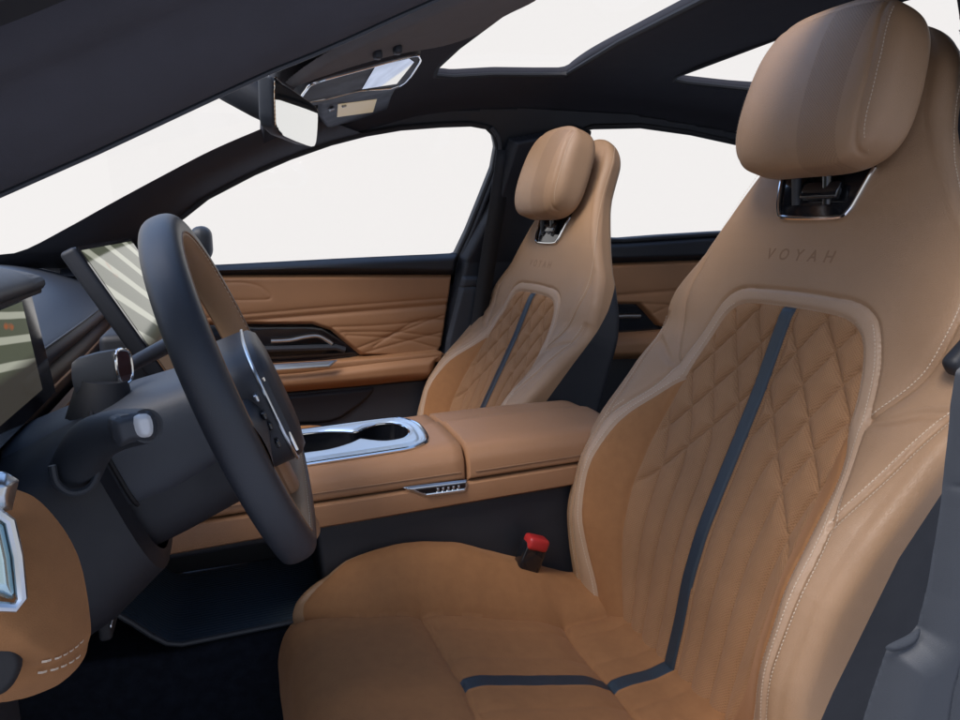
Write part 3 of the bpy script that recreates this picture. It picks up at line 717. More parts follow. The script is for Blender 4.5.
# ---------------- far front door (all outlines on the door's own plane)
DY = .690
fd = Frame((.3, DY, .9), (0, -1, 0))
door = thing('front_door', 'tan trimmed front passenger door with dark pull handle recess and padded armrest', 'car door', (.25, .70, .35))
mb = MB(); mb.box((.02, .725, .72), (1.30, .05, .70), .01); mb.build('door_core', 'plastic', door)
relief('belt_trim', 'plastic', fd, [(60, 269), (220, 264.5), (340, 258.3), (400, 255.5), (458, 253), (453, 275), (400, 274), (300, 274), (222, 275), (60, 282)], .030, .018, parent=door, closed_smooth=0)
def dgl(p, d=.0016, w=.003): return (p, d, w)
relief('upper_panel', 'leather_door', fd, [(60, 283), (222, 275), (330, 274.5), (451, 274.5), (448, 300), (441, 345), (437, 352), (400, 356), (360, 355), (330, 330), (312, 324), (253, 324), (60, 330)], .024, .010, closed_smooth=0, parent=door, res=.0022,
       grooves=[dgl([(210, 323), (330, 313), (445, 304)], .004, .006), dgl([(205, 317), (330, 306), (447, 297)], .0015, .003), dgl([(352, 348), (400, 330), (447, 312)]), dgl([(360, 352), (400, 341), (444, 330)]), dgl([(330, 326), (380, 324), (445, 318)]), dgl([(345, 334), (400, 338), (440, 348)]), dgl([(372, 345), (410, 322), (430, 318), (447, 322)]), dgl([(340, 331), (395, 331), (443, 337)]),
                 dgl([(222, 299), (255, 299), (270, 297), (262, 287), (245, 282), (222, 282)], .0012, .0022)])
relief('handle_recess', 'gloss', Frame((.3, DY+.004, .9), (0, -1, 0)), [(200, 322), (253, 325), (312, 325), (330, 331), (360, 353), (340, 361), (275, 364), (200, 366)], .004, .006, closed_smooth=2, parent=door)
mb = MB(); pp_ = [onY(*p, DY-.012) for p in smooth_path([np.array(q) for q in [(271, 341), (290, 340), (305, 337), (318, 336), (328, 341), (332, 344)]], 4)]; mb.tube(pp_, .0055, 10); hdl = mb.build('door_handle', 'satin', door)
mb = MB(); pp_ = [onY(*p, DY-.010) for p in [(215, 350), (270, 349), (300, 348), (335, 347), (345, 350)]]; mb.tube(pp_, .008, 10); mb.build('door_pull', 'navy_leather', door)
relief('switch_panel', 'satin', Frame((.3, DY-.030, .9), (0, -.75, .65)), [(200, 368), (275, 364), (338, 360), (330, 367), (275, 370), (200, 374)], .004, .005, closed_smooth=0, parent=door)
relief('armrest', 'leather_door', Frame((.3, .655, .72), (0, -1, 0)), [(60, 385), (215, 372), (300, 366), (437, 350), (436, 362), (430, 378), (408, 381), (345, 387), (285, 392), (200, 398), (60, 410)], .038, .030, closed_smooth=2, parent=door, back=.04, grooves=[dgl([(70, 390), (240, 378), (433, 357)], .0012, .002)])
mb = MB(); mb.prism([onY(*p, .662) for p in [(60, 378), (215, 366), (340, 359), (400, 354), (440, 350), (438, 360), (300, 372), (60, 392)]], (0, -1, 0), .03, .006); mb.build('armrest_ledge', 'leather_door', door)
relief('lower_panel', 'plastic_mid', Frame((.3, .678, .6), (0, -1, 0)), [(60, 400), (285, 390), (408, 379), (440, 376), (440, 430), (420, 470), (60, 500)], .012, .01, closed_smooth=0, parent=door)
relief('map_pocket', 'plastic', Frame((.3, .664, .6), (0, -1, 0)), [(150, 408), (290, 395), (365, 388), (374, 388), (368, 398), (350, 412), (330, 422), (290, 424), (150, 430)], .006, .008, closed_smooth=2, parent=door)
# ---------------- far rear door
rdoor = thing('rear_door', 'shaded tan rear door seen between the two front seats', 'car door', (1.35, .70, .35))
mb = MB(); mb.box((1.42, .725, .72), (1.20, .05, .64), .01); mb.build('door_core', 'plastic', rdoor)
relief('belt_trim', 'plastic', fd, [(585, 242), (622, 241), (708, 235), (800, 230), (800, 252), (704, 259), (622, 262), (585, 263)], .030, .018, parent=rdoor, closed_smooth=0)
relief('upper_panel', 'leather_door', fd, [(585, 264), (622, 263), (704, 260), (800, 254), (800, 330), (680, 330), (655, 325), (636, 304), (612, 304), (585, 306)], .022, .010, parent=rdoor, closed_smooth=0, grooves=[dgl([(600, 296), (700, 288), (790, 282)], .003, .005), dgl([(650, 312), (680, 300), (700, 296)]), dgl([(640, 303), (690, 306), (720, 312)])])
relief('handle_recess', 'gloss', Frame((.3, DY+.004, .9), (0, -1, 0)), [(590, 306), (636, 303), (660, 328), (655, 332), (600, 335), (590, 330)], .004, .006, closed_smooth=2, parent=rdoor)
mb = MB(); mb.tube([onY(*p, DY-.012) for p in [(612, 317), (625, 316), (640, 316)]], .006, 10); mb.build('door_handle', 'satin', rdoor)
relief('armrest', 'leather_door', Frame((.3, .66, .72), (0, -1, 0)), [(590, 336), (640, 333), (720, 326), (720, 350), (650, 358), (590, 360)], .036, .028, closed_smooth=0, parent=rdoor, back=.04)
# far door pillar between the doors, with its lower trim and belt
pil = thing('door_pillar', 'dark trimmed door pillar behind the passenger seat with its seat belt', 'door pillar', (.66, .70, .35))
fp = Frame((.65, .66, .9), (0, -1, 0))
relief('pillar_trim', 'plastic', fp, [(497, 142), (560, 130), (575, 135), (572, 240), (560, 330), (540, 440), (430, 440), (452, 300), (462, 258), (486, 200)], .03, .02, parent=pil, closed_smooth=0, curve=lambda Q: Q+np.stack([0*Q[..., 0], .025-.34*np.maximum(0, Q[..., 2]-1.08), 0*Q[..., 0]], -1))
relief('lower_trim', 'plastic_mid', Frame((.65, .652, .9), (0, -1, 0)), [(462, 276), (487, 276), (483, 300), (462, 350), (452, 420), (438, 420), (446, 340)], .012, .01, parent=pil, closed_smooth=0, grooves=[dgl([(448, 288), (490, 286)], .003, .003)])
mb = MB(); b0 = [onY(*p, y) for p, y in [((505, 150), .585), ((498, 200), .60), ((488, 262), .625), ((478, 330), .63), ((470, 400), .63)]]
bb = resample(smooth_path(b0, 5), 16); loft('seat_belt', 'rubber', [[p+np.array([-.022, 0, 0]), p+np.array([.022, 0, 0])] for p in bb], pil, thick=.002)
# ---------------- rear seat shoulder seen between the front seats
mb = MB()
rs = thing('rear_bench', 'dark rear bench seen in shadow behind the front seats', 'rear seat', (1.5, .1, .35))
mb.box((1.52, .0, .70), (.50, 1.2, .22), .06); mb.build('bench_cushion', 'plastic', rs)
mb = MB(); mb.box((1.80, .0, .98), (.16, 1.15, .50), .06, M3=np.array([[.95, 0, .3], [0, 1, 0], [-.3, 0, .95]])); mb.build('bench_backrest', 'plastic', rs)
# ---------------- floor, sills
M['asphalt'] = mat('grey_paving', (.38, .39, .42), .9, bump=.6, bscale=150, var=.2, vscale=3)
gr = mesh('ground', [(12*math.cos(a), 12*math.sin(a), 0) for a in np.linspace(0, 2*math.pi, 49)[:-1]], [list(range(48))], 'asphalt', smooth=False); gr['kind'] = 'structure'
fl = mesh('floor', [(-1.0, -.72, .335), (2.2, -.72, .335), (2.2, .72, .335), (-1.0, .72, .335)], [[0, 1, 2, 3]], 'carpet'); fl['kind'] = 'structure'
mb = MB(); mb.box((-.62, 0, .70), (.03, 1.42, .75), .005); mb.build('firewall_carpet', 'carpet', body)
mb = MB(); mb.box((.6, -.755, .36), (3.0, .09, .12), .02); mb.build('door_sill', 'plastic_mid', body)
mb = MB(); mb.box((.6, .745, .37), (3.0, .09, .12), .02); mb.build('door_sill', 'plastic_mid', body)
mb = MB(); mb.box((2.15, 0, .75), (.04, 1.45, .85), .01); mb.build('rear_bulkhead', 'carpet', body)
# ---------------- centre console
con = thing('centre_console', 'tan leather centre console between the front seats with metal cup holder tray', 'centre console', (.2, 0, .34))
CY = .125
fc = Frame((.2, -CY, .78), (0, -1, 0))
def ztop(x): return float(np.interp(x, [-.4, -.1, .10, .33, .62], [.800, .826, .838, .848, .850]))
def zlow(x): return float(np.interp(x, [-.4, -.1, .12, .5, .62], [.728, .738, .746, .757, .762]))
def zmid(x): return float(np.interp(x, [-.4, -.1, .12, .33, .52, .62], [.775, .783, .788, .792, .797, .800]))
# upper pad with rolled shoulders, x sections
def section(x, dz=0., grow=0.):
    zt, zm = ztop(x)+dz, zmid(x)
    yo = .014; half = [(-CY-.000, zm), (-CY-.004-grow, zm+.003), (-CY-.005-grow, zm+.010), (-CY-.003-grow, zt-.026), (-CY+.003-grow, zt-.014), (-CY+.012-grow, zt-.005), (-CY+.026, zt-.001), (-CY+.05, zt+.0005), (-CY+.09, zt+.002)]
    P = smooth_path([np.array(p) for p in half]+[np.array([0, zt+.003])]+[np.array([-y-.022, z-.004]) for y, z in half[::-1]], 4)
    return [(x, y, z) for y, z in P]
xs = list(np.linspace(-.38, .326, 40)); rows = [section(x) for x in xs]; rows.append([(.329, y*.985, z-.004) for _, y, z in section(.33)]); rows.append([(.330, y*.9, z-.03) for _, y, z in section(.33)])
# tray opening cut through the pad top
TR = [(-.16, -.102), (.0, -.104), (.20, -.106), (.256, -.102), (.283, -.080), (.292, -.02), (.290, .02), (.275, .052), (.245, .066), (.10, .068), (-.16, .066)]
A = np.array(rows); V = np.concatenate([A.reshape(-1, 3)], 1); Gc = GM(V, grid_faces(*A.shape[:2])[:, ::-1])
trs = [tuple(q) for q in smooth_path([np.array(p) for p in TR], 5, True)]
sdT = np.where(Gc.V[:, 2] > .80, poly_sdf(Gc.V[:, 0], Gc.V[:, 1], trs), -1); _, Gc = Gc.cut(sdT); Gc.V = np.concatenate([Gc.V-world_loc(con), np.zeros((len(Gc.V), 2))], 1)
Gc.build('console_pad', 'leather_console', con)
lid = [[(.333, y*.9, z-.03) for _, y, z in section(.334)], [(.3335, y*.985, z-.004) for _, y, z in section(.334)]]
for x in np.linspace(.337, .60, 26): lid.append(section(x, .002*math.sin((x-.33)/.29*math.pi), .002))
for k in range(1, 7):
    a = k/6*math.pi/2; lid.append([(.60+.035*math.sin(a), y*(1-.04*(1-math.cos(a))), .80+(z-.80)*(.15+.85*math.cos(a))) for _, y, z in section(.60, .000, .002)])
lo_ = loft('armrest_lid', 'leather_console', lid, con)
mb = MB()
for dz in (.010,):
    for sgn_ in (-1, 1):
        P = np.array([(x, sgn_*(CY+.0075), zmid(x)+dz) for x in np.linspace(.345, .61, 40)]); 
P = np.array([(x, -CY-.0055, zmid(x)+.014) for x in np.linspace(-.3, .322, 60)]); mb.tube(list(P), .0011, 6); mb.build('welt_seam', 'leather_deb', con)
mb = MB(); P = np.array([(x, -CY-.0078, zmid(x)+.013) for x in np.linspace(.345, .60, 30)]); mb.tube(list(P), .0011, 6); mb.build('lid_seam', 'leather_deb', con)
# lower tan side rails
for sg, nm in ((-1, 0), (1, 0)):
    rows = []
    for x in np.linspace(-.40, .62, 50):
        zt, zb = zmid(x)-.003, zlow(x); y = -CY
        pr = [(y+.02, zt), (y-.001, zt), (y-.006, zt-.004), (y-.007, (zt+zb)/2), (y-.005, zb+.004), (y, zb), (y+.03, zb)]
        rows.append([(x, -sg*yy if False else (yy if sg < 0 else -yy), zz) for yy, zz in pr])
    loft('side_rail', 'leather_console', rows if sg < 0 else [[(a_, b_-.022, c_) for a_, b_, c_ in r[::-1]] for r in rows], con)
# dark lower body
mb = MB(); mb.prism([(.10, -CY+.012, .75), (.66, -CY+.012, .775), (.70, -CY+.012, .60), (.66, -CY+.012, .335), (.13, -CY+.012, .335), (.11, -CY+.012, .66)], (0, 1, 0), .226, .008); mb.build('console_body', 'plastic', con)
mb = MB(); mb.prism([(-.5, -CY+.01, .335), (.40, -CY+.01, .335), (.40, -CY+.01, .600), (.15, -CY+.01, .595), (-.10, -CY+.01, .585), (-.5, -CY+.01, .62)], (0, 1, 0), .23, .008); mb.build('tunnel', 'carpet', con)
mb = MB(); mb.prism([(-.42, -CY+.02, .74), (.20, -CY+.02, .75), (.14, -CY+.02, .725), (-.42, -CY+.02, .715)], (0, 1, 0), .21, .006); mb.build('bridge_underside', 'plastic', con)
mb = MB(); mb.box((-.10, .095, .675), (.66, .012, .14), .003); mb.build('tray_back_wall', 'plastic', con)
# ribbed storage tray below the bridge
tz = .600
tray = []
for y in np.linspace(-CY+.004, CY-.02, 26):
    row = []
    for x in np.concatenate([np.linspace(-.30, -.12, 6), np.linspace(-.11, -.06, 8), np.linspace(-.05, .45, 22)]):
        z = tz+.02*(x-(-.1))+.075*(1-sstep(np.array(x), -.19, -.09)); row.append((x, y, float(z)))
    tray.append(row)
M['ribbed'] = mat('ribbed_blue_rubber', (.055, .082, .115), .38)
_n = M['ribbed'].node_tree; wv = _n.nodes.new('ShaderNodeTexWave'); wv.bands_direction = 'Y'; wv.inputs['Scale'].default_value = 45; tcn = _n.nodes.new('ShaderNodeTexCoord'); bpn = _n.nodes.new('ShaderNodeBump'); bpn.inputs['Strength'].default_value = .7; bpn.inputs['Distance'].default_value = .0015
_n.links.new(tcn.outputs['Object'], wv.inputs[0]); _n.links.new(wv.outputs[0], bpn.inputs['Height']); _n.links.new(bpn.outputs[0], _n.nodes['Principled BSDF'].inputs['Normal'])
loft('storage_tray', 'ribbed', [r for r in tray], con)
mb = MB(); mb.tube([(x, -CY-.001, tz+.02*(x+.1)+.003+.075*float(1-sstep(np.array(x), -.19, -.09))) for x in np.linspace(-.30, .45, 40)], .004, 8); mb.build('tray_lip', 'plastic_mid', con)
# cup holder tray: metal plate with a double-lobed well
PL = trs; WL = [(-.16, -.05), (0, -.052), (.08, -.054), (.13, -.056), (.165, -.042), (.187, -.026), (.205, -.042), (.225, -.056), (.25, -.052), (.268, -.026), (.270, .01), (.256, .038), (.23, .046), (.205, .034), (.187, .020), (.165, .034), (.13, .048), (.05, .050), (-.16, .048)]
wl = [tuple(q) for q in smooth_path([np.array(p) for p in WL], 5, True)]
gx, gy = np.meshgrid(np.arange(-.17, .30, .0025), np.arange(-.12, .09, .0025)); sdp = poly_sdf(gx, gy, PL); sdw = poly_sdf(gx, gy, wl)
zt_ = np.interp(gx, [-.4, -.1, .10, .33], [.800, .826, .838, .848])
zz = zt_+.004-.004*np.clip(1-sdp/.006, 0, 1)**2-.003*np.exp(-((sdp-.012)/.003)**2)-.006*np.clip(1+sdw/.008, 0, 1)**2
Gp = GM(np.stack([gx-world_loc(con)[0], gy, zz-world_loc(con)[2], gx, gy], -1).reshape(-1, 5), grid_faces(*gx.shape))
ins_, _ = Gp.cut(sdp.ravel()); sdw2 = poly_sdf(ins_.V[:, 3], ins_.V[:, 4], wl); _, pl = ins_.cut(sdw2)
tr_o = pl.build('cup_holder_plate', mat('brushed_blue_metal', (.52, .64, .78), .30, metal=.5), con)
mb = MB(); A = np.array([(x, y, ztop(x)+.0005) for x, y in PL]); mb.tube(list(A), .0032, 8, closed=True); mb.build('tray_rim', 'chrome', tr_o)
wr = [[(x*1-(0 if k < 1 else 0), y, ztop(x)-.002-d) for x, y in wl+[wl[0]]] for k, d in enumerate([0, .01, .03, .055])]
loft('cup_well', 'gloss', wr, tr_o)
mb = MB(); mb.prism([(x, y, .79) for x, y in wl], (0, 0, 1), .002); mb.build('cup_well_floor', 'rubber', tr_o)
mb = MB(); mb.tube([(x, y, ztop(x)-.001) for x, y in wl], .0018, 8, closed=True); mb.build('cup_well_edge', 'chrome', tr_o)
# badge on the driver's side of the console
bdg = thing('console_vent', 'small bright metal trimmed badge set in the driver side of the centre console', 'badge', onY(438, 489, -CY-.008))
fb = Frame((.2, -CY-.0062, .78), (0, -1, 0))
relief('badge_frame', 'satin', fb, [(402, 487.5), (420, 485), (467, 479.5), (468, 484), (467, 491), (463, 493), (432, 497), (424, 497), (412, 492)], .003, .003, res=.0012, closed_smooth=0, parent=bdg)
relief('badge_recess', 'gloss', Frame(fb.p+fb.n*.0026, fb.n), [(413, 489), (466, 482), (466, 487.5), (463, 489), (428, 494), (421, 493)], .0006, .001, res=.001, closed_smooth=0, parent=bdg)
mb = MB(); mb.tube([onY(*p, fb.p[1]-.004) for p in [(426, 494.5), (445, 492), (464, 489.3)]], .0022, 8); mb.build('badge_bar', 'chrome', bdg)
mb = MB()
for k in range(5):
    q = onY(438+k*5.2, 489.6-k*.68, fb.p[1]-.0032); mb.box(q, (.0036, .0012, .0052), .0004)
mb.build('badge_marks', 'satin', bdg)
# ---------------- seat belt buckle
bk = thing('belt_buckle', 'black seat belt buckle with red release button beside the driver seat', 'belt buckle', onY(535, 560, -.15))
Bx = unit([.35, 0, .94]); c0 = onY(532, 551, -.150)
Mx = np.array([unit([.94, .0, -.35]), [0, 1, 0], Bx]).T
mb = MB(); mb.box(c0-Bx*.012, (.040, .026, .058), .006, M3=Mx); mb.build('buckle_body', 'gloss', bk)
mb = MB(); mb.box(c0+Bx*.016+np.array([0, -.003, 0]), (.037, .027, .021), .006, M3=Mx); mb.build('release_button', mat('red_plastic', (.42, .025, .025), .4), bk)
mb = MB(); mb.tube([c0-Bx*.03, c0-Bx*.10+np.array([0, 0, -.02]), c0-Bx*.18], [.014, .012, .012], 10); mb.build('buckle_stalk', 'plastic', bk)
# ---------------- driver side door pillar, close to the camera
np_ = thing('near_pillar_trim', 'slate grey lower trim of the driver side door pillar, nearest the camera at right', 'pillar trim', (.56, -.74, .35))
fn = Frame((.52, -.715, .9), (-.30, -1, 0))
relief('trim_panel', 'plastic_mid', fn, [(858, 735), (872, 690), (885, 652), (890, 645), (910, 633), (917, 625), (926, 590), (934, 545), (940, 505), (946, 450), (950, 405), (955, 372), (975, 350), (1040, 330), (1060, 760), (860, 760)], 0.022, .030, closed_smooth=0, soft=True, parent=np_, res=.002,
       grooves=[([(975, 560), (955, 620), (938, 680), (930, 740)], .0022, .0022), ([(975, 478), (958, 482), (950, 484)], .0015, .0018)], disp=None)
relief('trim_ledge', 'plastic_mid', Frame(fn.p+fn.n*.012, fn.n), [(886, 646), (897, 640), (910, 634), (920, 628), (918, 640), (908, 648), (895, 652), (887, 650)], .004, .010, closed_smooth=3, soft=True, parent=np_, res=.0012)
ba = thing('belt_guide', 'dark rounded belt guide knob at the right edge beside the driver seat shoulder', 'belt guide', onY(960, 358, -.60))
mb = MB(); q0 = onY(966, 352, -.615); mb.box(q0, (.055, .02, .024), .009, M3=np.array([unit([.75, 0, .66]), [0, 1, 0], unit([-.66, 0, .75])]).T, seg=5); mb.build('knob', 'plastic', ba)
mb = MB(); mb.tube([q0, q0+np.array([.03, -.01, -.06]), q0+np.array([.05, -.04, -.3])], .010, 10); mb.build('belt_strap', 'rubber', ba)
up_ = thing('upper_pillar_trim', 'dark upper pillar trim behind the driver headrest at the top right corner', 'pillar trim', onY(960, 20, -.50))
mb = MB(); mb.prism([onY(*p, -.50) for p in [(950, -20), (1010, -20), (1010, 200), (972, 120), (964, 60), (956, 20)]], (0, -1, 0), .05, .008); mb.build('pillar_cover', 'plastic', up_)
# ---------------- dashboard
dash = thing('dashboard', 'dark slate dashboard with padded top, stitched edge and tan lower end', 'dashboard', (-.45, 0, .60))
pr = [(-.84, 1.085), (-.70, 1.100), (-.50, 1.104), (-.40, 1.095), (-.31, 1.065), (-.255, 1.035), (-.238, 1.024), (-.232, 1.014), (-.236, 1.004), (-.255, .995)]
pr2 = [(-.262, .992), (-.250, .985), (-.243, .970), (-.250, .93), (-.275, .90), (-.30, .86), (-.36, .80), (-.46, .72), (-.55, .66)]
XO = .02
def dsec(P, y, k=0):
    q = (abs(y)/.70)**2; return [(x-.02*q+XO, y, z-.006*q) for x, z in P]
ys = np.linspace(-.66, .70, 40)
loft('dash_top', 'dash_leather', [dsec([tuple(p) for p in smooth_path([np.array(a) for a in pr], 4)], y) for y in ys][::-1], dash)
loft('dash_face', 'navy_leather', [dsec([tuple(p) for p in smooth_path([np.array(a) for a in pr2], 4)], y) for y in ys][::-1], dash)
mb = MB(); mb.tube([(-.238+XO-.02*(abs(y)/.7)**2+.001, y, 1.026-.006*(abs(y)/.7)**2) for y in ys], .0016, 6); mb.build('stitched_seam', 'plastic_mid', dash)
mb = MB(); mb.tube([(-.246+XO-.02*(abs(y)/.7)**2, y, .966-.006*(abs(y)/.7)**2) for y in ys], .004, 8); mb.build('dash_trim_strip', 'satin', dash)
rows = []
for y in ys: 
    q = (abs(y)/.7)**2; rows.append([(x+XO-.02*q, y, z-.006*q) for x, z in [(-.236, .948), (-.228, .944), (-.226, .92), (-.232, .905), (-.25, .895)]])
loft('dash_tan_band', 'leather_console', rows[::-1], dash)
mb = MB(); mb.box((-.34, -.585, .90), (.34, .18, .28), .04, seg=5); mb.build('dash_side_box', 'plastic', dash)
# ---------------- instrument display with its hood
ins = thing('instrument_display', 'instrument screen under a short padded hood at the left edge', 'instrument display', (-.25, -.36, 1.0))
def ip(a, b, y): return onY(a, b, y)
n_i = unit([.93, 0, .36]); p_i = onY(48, 392, -.245)
fi_ = Frame(p_i, n_i)
TRi, BRi = fi_.px(30, 292), fi_.px(55, 392)
e = np.array(TRi)-np.array(BRi); BR = np.array(BRi)
wv_ = np.array([-.30, 0.0])
if wv_[0]*fi_.x[1] > 0: wv_ = -wv_
BRn = BR+e*.0; quad = [tuple(BR), tuple(BR+e), tuple(BR+e+wv_), tuple(BR+wv_)]
mb = MB(); cc = np.mean(quad, 0); mb.prism([fi_.to3(*(cc+(np.array(q)-cc)*np.array([1.0, 1.02])), -.030) for q in quad], fi_.n, .030, .004); mb.build('display_housing', 'plastic', ins)
def reflection_mat(name, seedv, rot, dark=.02):  # glowing stripes and patches paint the outside reflected in the screen glass
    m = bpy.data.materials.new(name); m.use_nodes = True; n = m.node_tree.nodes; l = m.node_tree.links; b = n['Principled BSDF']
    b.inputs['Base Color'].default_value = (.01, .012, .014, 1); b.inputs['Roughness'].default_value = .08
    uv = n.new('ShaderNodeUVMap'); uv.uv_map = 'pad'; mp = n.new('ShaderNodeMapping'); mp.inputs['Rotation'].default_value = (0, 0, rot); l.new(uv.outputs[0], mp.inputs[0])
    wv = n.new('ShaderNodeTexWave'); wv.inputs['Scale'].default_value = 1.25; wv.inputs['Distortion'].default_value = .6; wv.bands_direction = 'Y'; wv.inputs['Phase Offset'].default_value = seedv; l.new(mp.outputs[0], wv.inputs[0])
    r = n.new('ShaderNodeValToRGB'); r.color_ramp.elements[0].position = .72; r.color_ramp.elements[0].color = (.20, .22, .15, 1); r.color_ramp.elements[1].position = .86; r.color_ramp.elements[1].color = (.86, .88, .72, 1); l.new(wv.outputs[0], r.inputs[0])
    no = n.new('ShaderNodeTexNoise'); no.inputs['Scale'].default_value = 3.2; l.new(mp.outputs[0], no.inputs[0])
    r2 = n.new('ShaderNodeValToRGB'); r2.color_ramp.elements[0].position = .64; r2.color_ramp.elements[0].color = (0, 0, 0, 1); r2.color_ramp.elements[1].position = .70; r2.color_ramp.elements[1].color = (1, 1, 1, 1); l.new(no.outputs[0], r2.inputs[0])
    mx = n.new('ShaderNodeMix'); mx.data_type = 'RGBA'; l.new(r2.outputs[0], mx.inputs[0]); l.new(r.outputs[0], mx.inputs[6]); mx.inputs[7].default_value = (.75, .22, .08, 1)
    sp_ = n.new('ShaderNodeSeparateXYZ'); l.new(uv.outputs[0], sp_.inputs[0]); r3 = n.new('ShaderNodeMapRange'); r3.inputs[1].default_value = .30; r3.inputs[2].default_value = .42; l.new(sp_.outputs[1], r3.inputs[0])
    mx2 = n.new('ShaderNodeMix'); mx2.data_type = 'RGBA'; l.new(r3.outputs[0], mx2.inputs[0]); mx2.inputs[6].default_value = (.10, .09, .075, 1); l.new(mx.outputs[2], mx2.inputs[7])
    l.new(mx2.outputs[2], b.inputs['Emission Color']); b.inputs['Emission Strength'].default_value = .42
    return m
def screen(name, fr, q4, m, parent, inset=.006, h=.0006):
    q = np.array(q4); c = q.mean(0); d = q-c; q = c+d*(1-inset/np.linalg.norm(d, axis=1))[:, None]
    V = [fr.to3(*p, h) for p in q]; return mesh(name, np.array(V)-world_loc(parent), [[0, 1, 2, 3]], m, parent, False, uv=np.array([(1, 0), (1, 1), (0, 1), (0, 0)], float))
mb = MB(); mb.prism([fi_.to3(*p, 0.0002) for p in quad], fi_.n, .0006); mb.build('display_glass_border', 'gloss', ins)
cq = [quad[0]+0*e, quad[1], quad[2], quad[3]]; cq = np.array(cq); sgn_w = np.sign(wv_[0]); cq[0] = np.array(quad[0])+wv_*.16+e*.10; cq[1] = np.array(quad[1])+wv_*.16-e*.06
cq[2] = np.array(quad[2])-e*.06; cq[3] = np.array(quad[3])+e*.13
screen('display_reflection', fi_, cq, reflection_mat('instrument_reflection', 1.0, .3), ins, .002, .0012)  # reflected surroundings painted as emission, no instrument content
hd = []
for t in np.linspace(0, 1, 9):
    y = -.62+(.395)*t; r = .012*math.sin(min(1, (1-t)*6)*math.pi/2)+.002
    c = np.array([onY(40, 283, -.225)[0], y, onY(40, 281, -.225)[2]]); c = c+np.array([-.012*t*0, 0, .0])
    row = [c+np.array([-.20, 0, .008]), c+np.array([-.12, 0, .014+r*.2]), c+np.array([-.05, 0, .012+r*.4]), c+np.array([-.012, 0, .006+r*.4]), c+np.array([.002, 0, 0]), c+np.array([-.003, 0, -.008]), c+np.array([-.02, 0, -.012]), c+np.array([-.20, 0, -.02])]
    hd.append([tuple(p) for p in smooth_path(row, 3)])
loft('display_hood', 'plastic_mid', hd[::-1], ins, thick=.006)
# ---------------- centre touch screen
ts = thing('centre_screen', 'large upright centre touch screen with glowing painted reflections in pale green and orange', 'touch screen', (-.15, 0, 1.0))
TLs, TRs, BLs = onY(74, 246, -.165), onY(129, 237.5, .19), onY(150, 353, -.165)
vd = (BLs-TLs)*1.42; wd = TRs-TLs; ns = unit(np.cross(vd, wd)); 
if ns[0] < 0: ns = -ns
fs_ = Frame(TLs, ns); q4 = [fs_.to2(TLs+vd+wd), fs_.to2(TRs), fs_.to2(TLs), fs_.to2(TLs+vd)]
mb = MB(); mb.prism([fs_.to3(*p, -.020) for p in q4], fs_.n, .020, .005); mb.build('screen_housing', 'plastic', ts)
mb = MB(); ctr = np.mean(q4, 0); mb.prism([fs_.to3(*(ctr+(np.array(p)-ctr)*.985), .0002) for p in q4], fs_.n, .0008); mb.build('screen_border', 'gloss', ts)
screen('screen_reflection', fs_, q4, reflection_mat('screen_reflection', 2.2, .72), ts, .014, .0014)  # same painted reflection pattern on the touch screen
mb = MB(); a_ = TLs+vd*.6+wd*.5-fs_.n*.02; mb.box(a_-fs_.n*.03+np.array([0, 0, -.03]), (.06, .12, .08), .01); mb.build('screen_bracket', 'plastic', ts)
# ---------------- steering column
Cw = np.array([.013, -.37, 1.008]); Nw = unit([.932, -.060, .357]); Lw = unit([.055, 1, 0]); Lw = unit(Lw-Nw*(Lw@Nw)); Uw = np.cross(Nw, Lw); Uw = Uw if Uw[2] > 0 else -Uw
colm = thing('steering_column', 'dark steering column shroud with stalks behind the wheel', 'steering column', (-.15, -.37, .95))
def csec(t, uy, ut, ub, e=.55, n=40):
    c = Cw-Nw*t; P = []
    for k in range(n+1):
        a = 2*math.pi*k/n; ca, sa = math.cos(a), math.sin(a); x = math.copysign(abs(ca)**e, ca)*uy; z = math.copysign(abs(sa)**e, sa)*(ut if sa > 0 else ub)
        P.append(c+np.array([0, x, 0])+Uw*z)
    return P
loft('upper_shroud', 'dash_leather', [csec(.028, .01, .01, .0), csec(.030, .060, .040, .030), csec(.035, .068, .048, .04), csec(.09, .072, .054, .05), csec(.12, .074, .056, .05), csec(.20, .080, .055, .05)], colm)
loft('lower_shroud', 'plastic', [csec(.032, .01, .0, .01), csec(.034, .050, .0, .080), csec(.040, .058, .0, .090), csec(.10, .066, .0, .094), csec(.16, .074, .0, .095)], colm)
mb = MB(); mb.tube([p*1 for p in csec(.122, .0755, .0575, .05)][:-1], .0022, 6, closed=True); mb.build('shroud_seam', 'rubber', colm)
loft('column_surround', 'plastic', [csec(.125, .080, .050, .098), csec(.13, .100, .054, .112), csec(.18, .125, .050, .130), csec(.30, .15, .045, .150), csec(.40, .18, .045, .17)], colm)
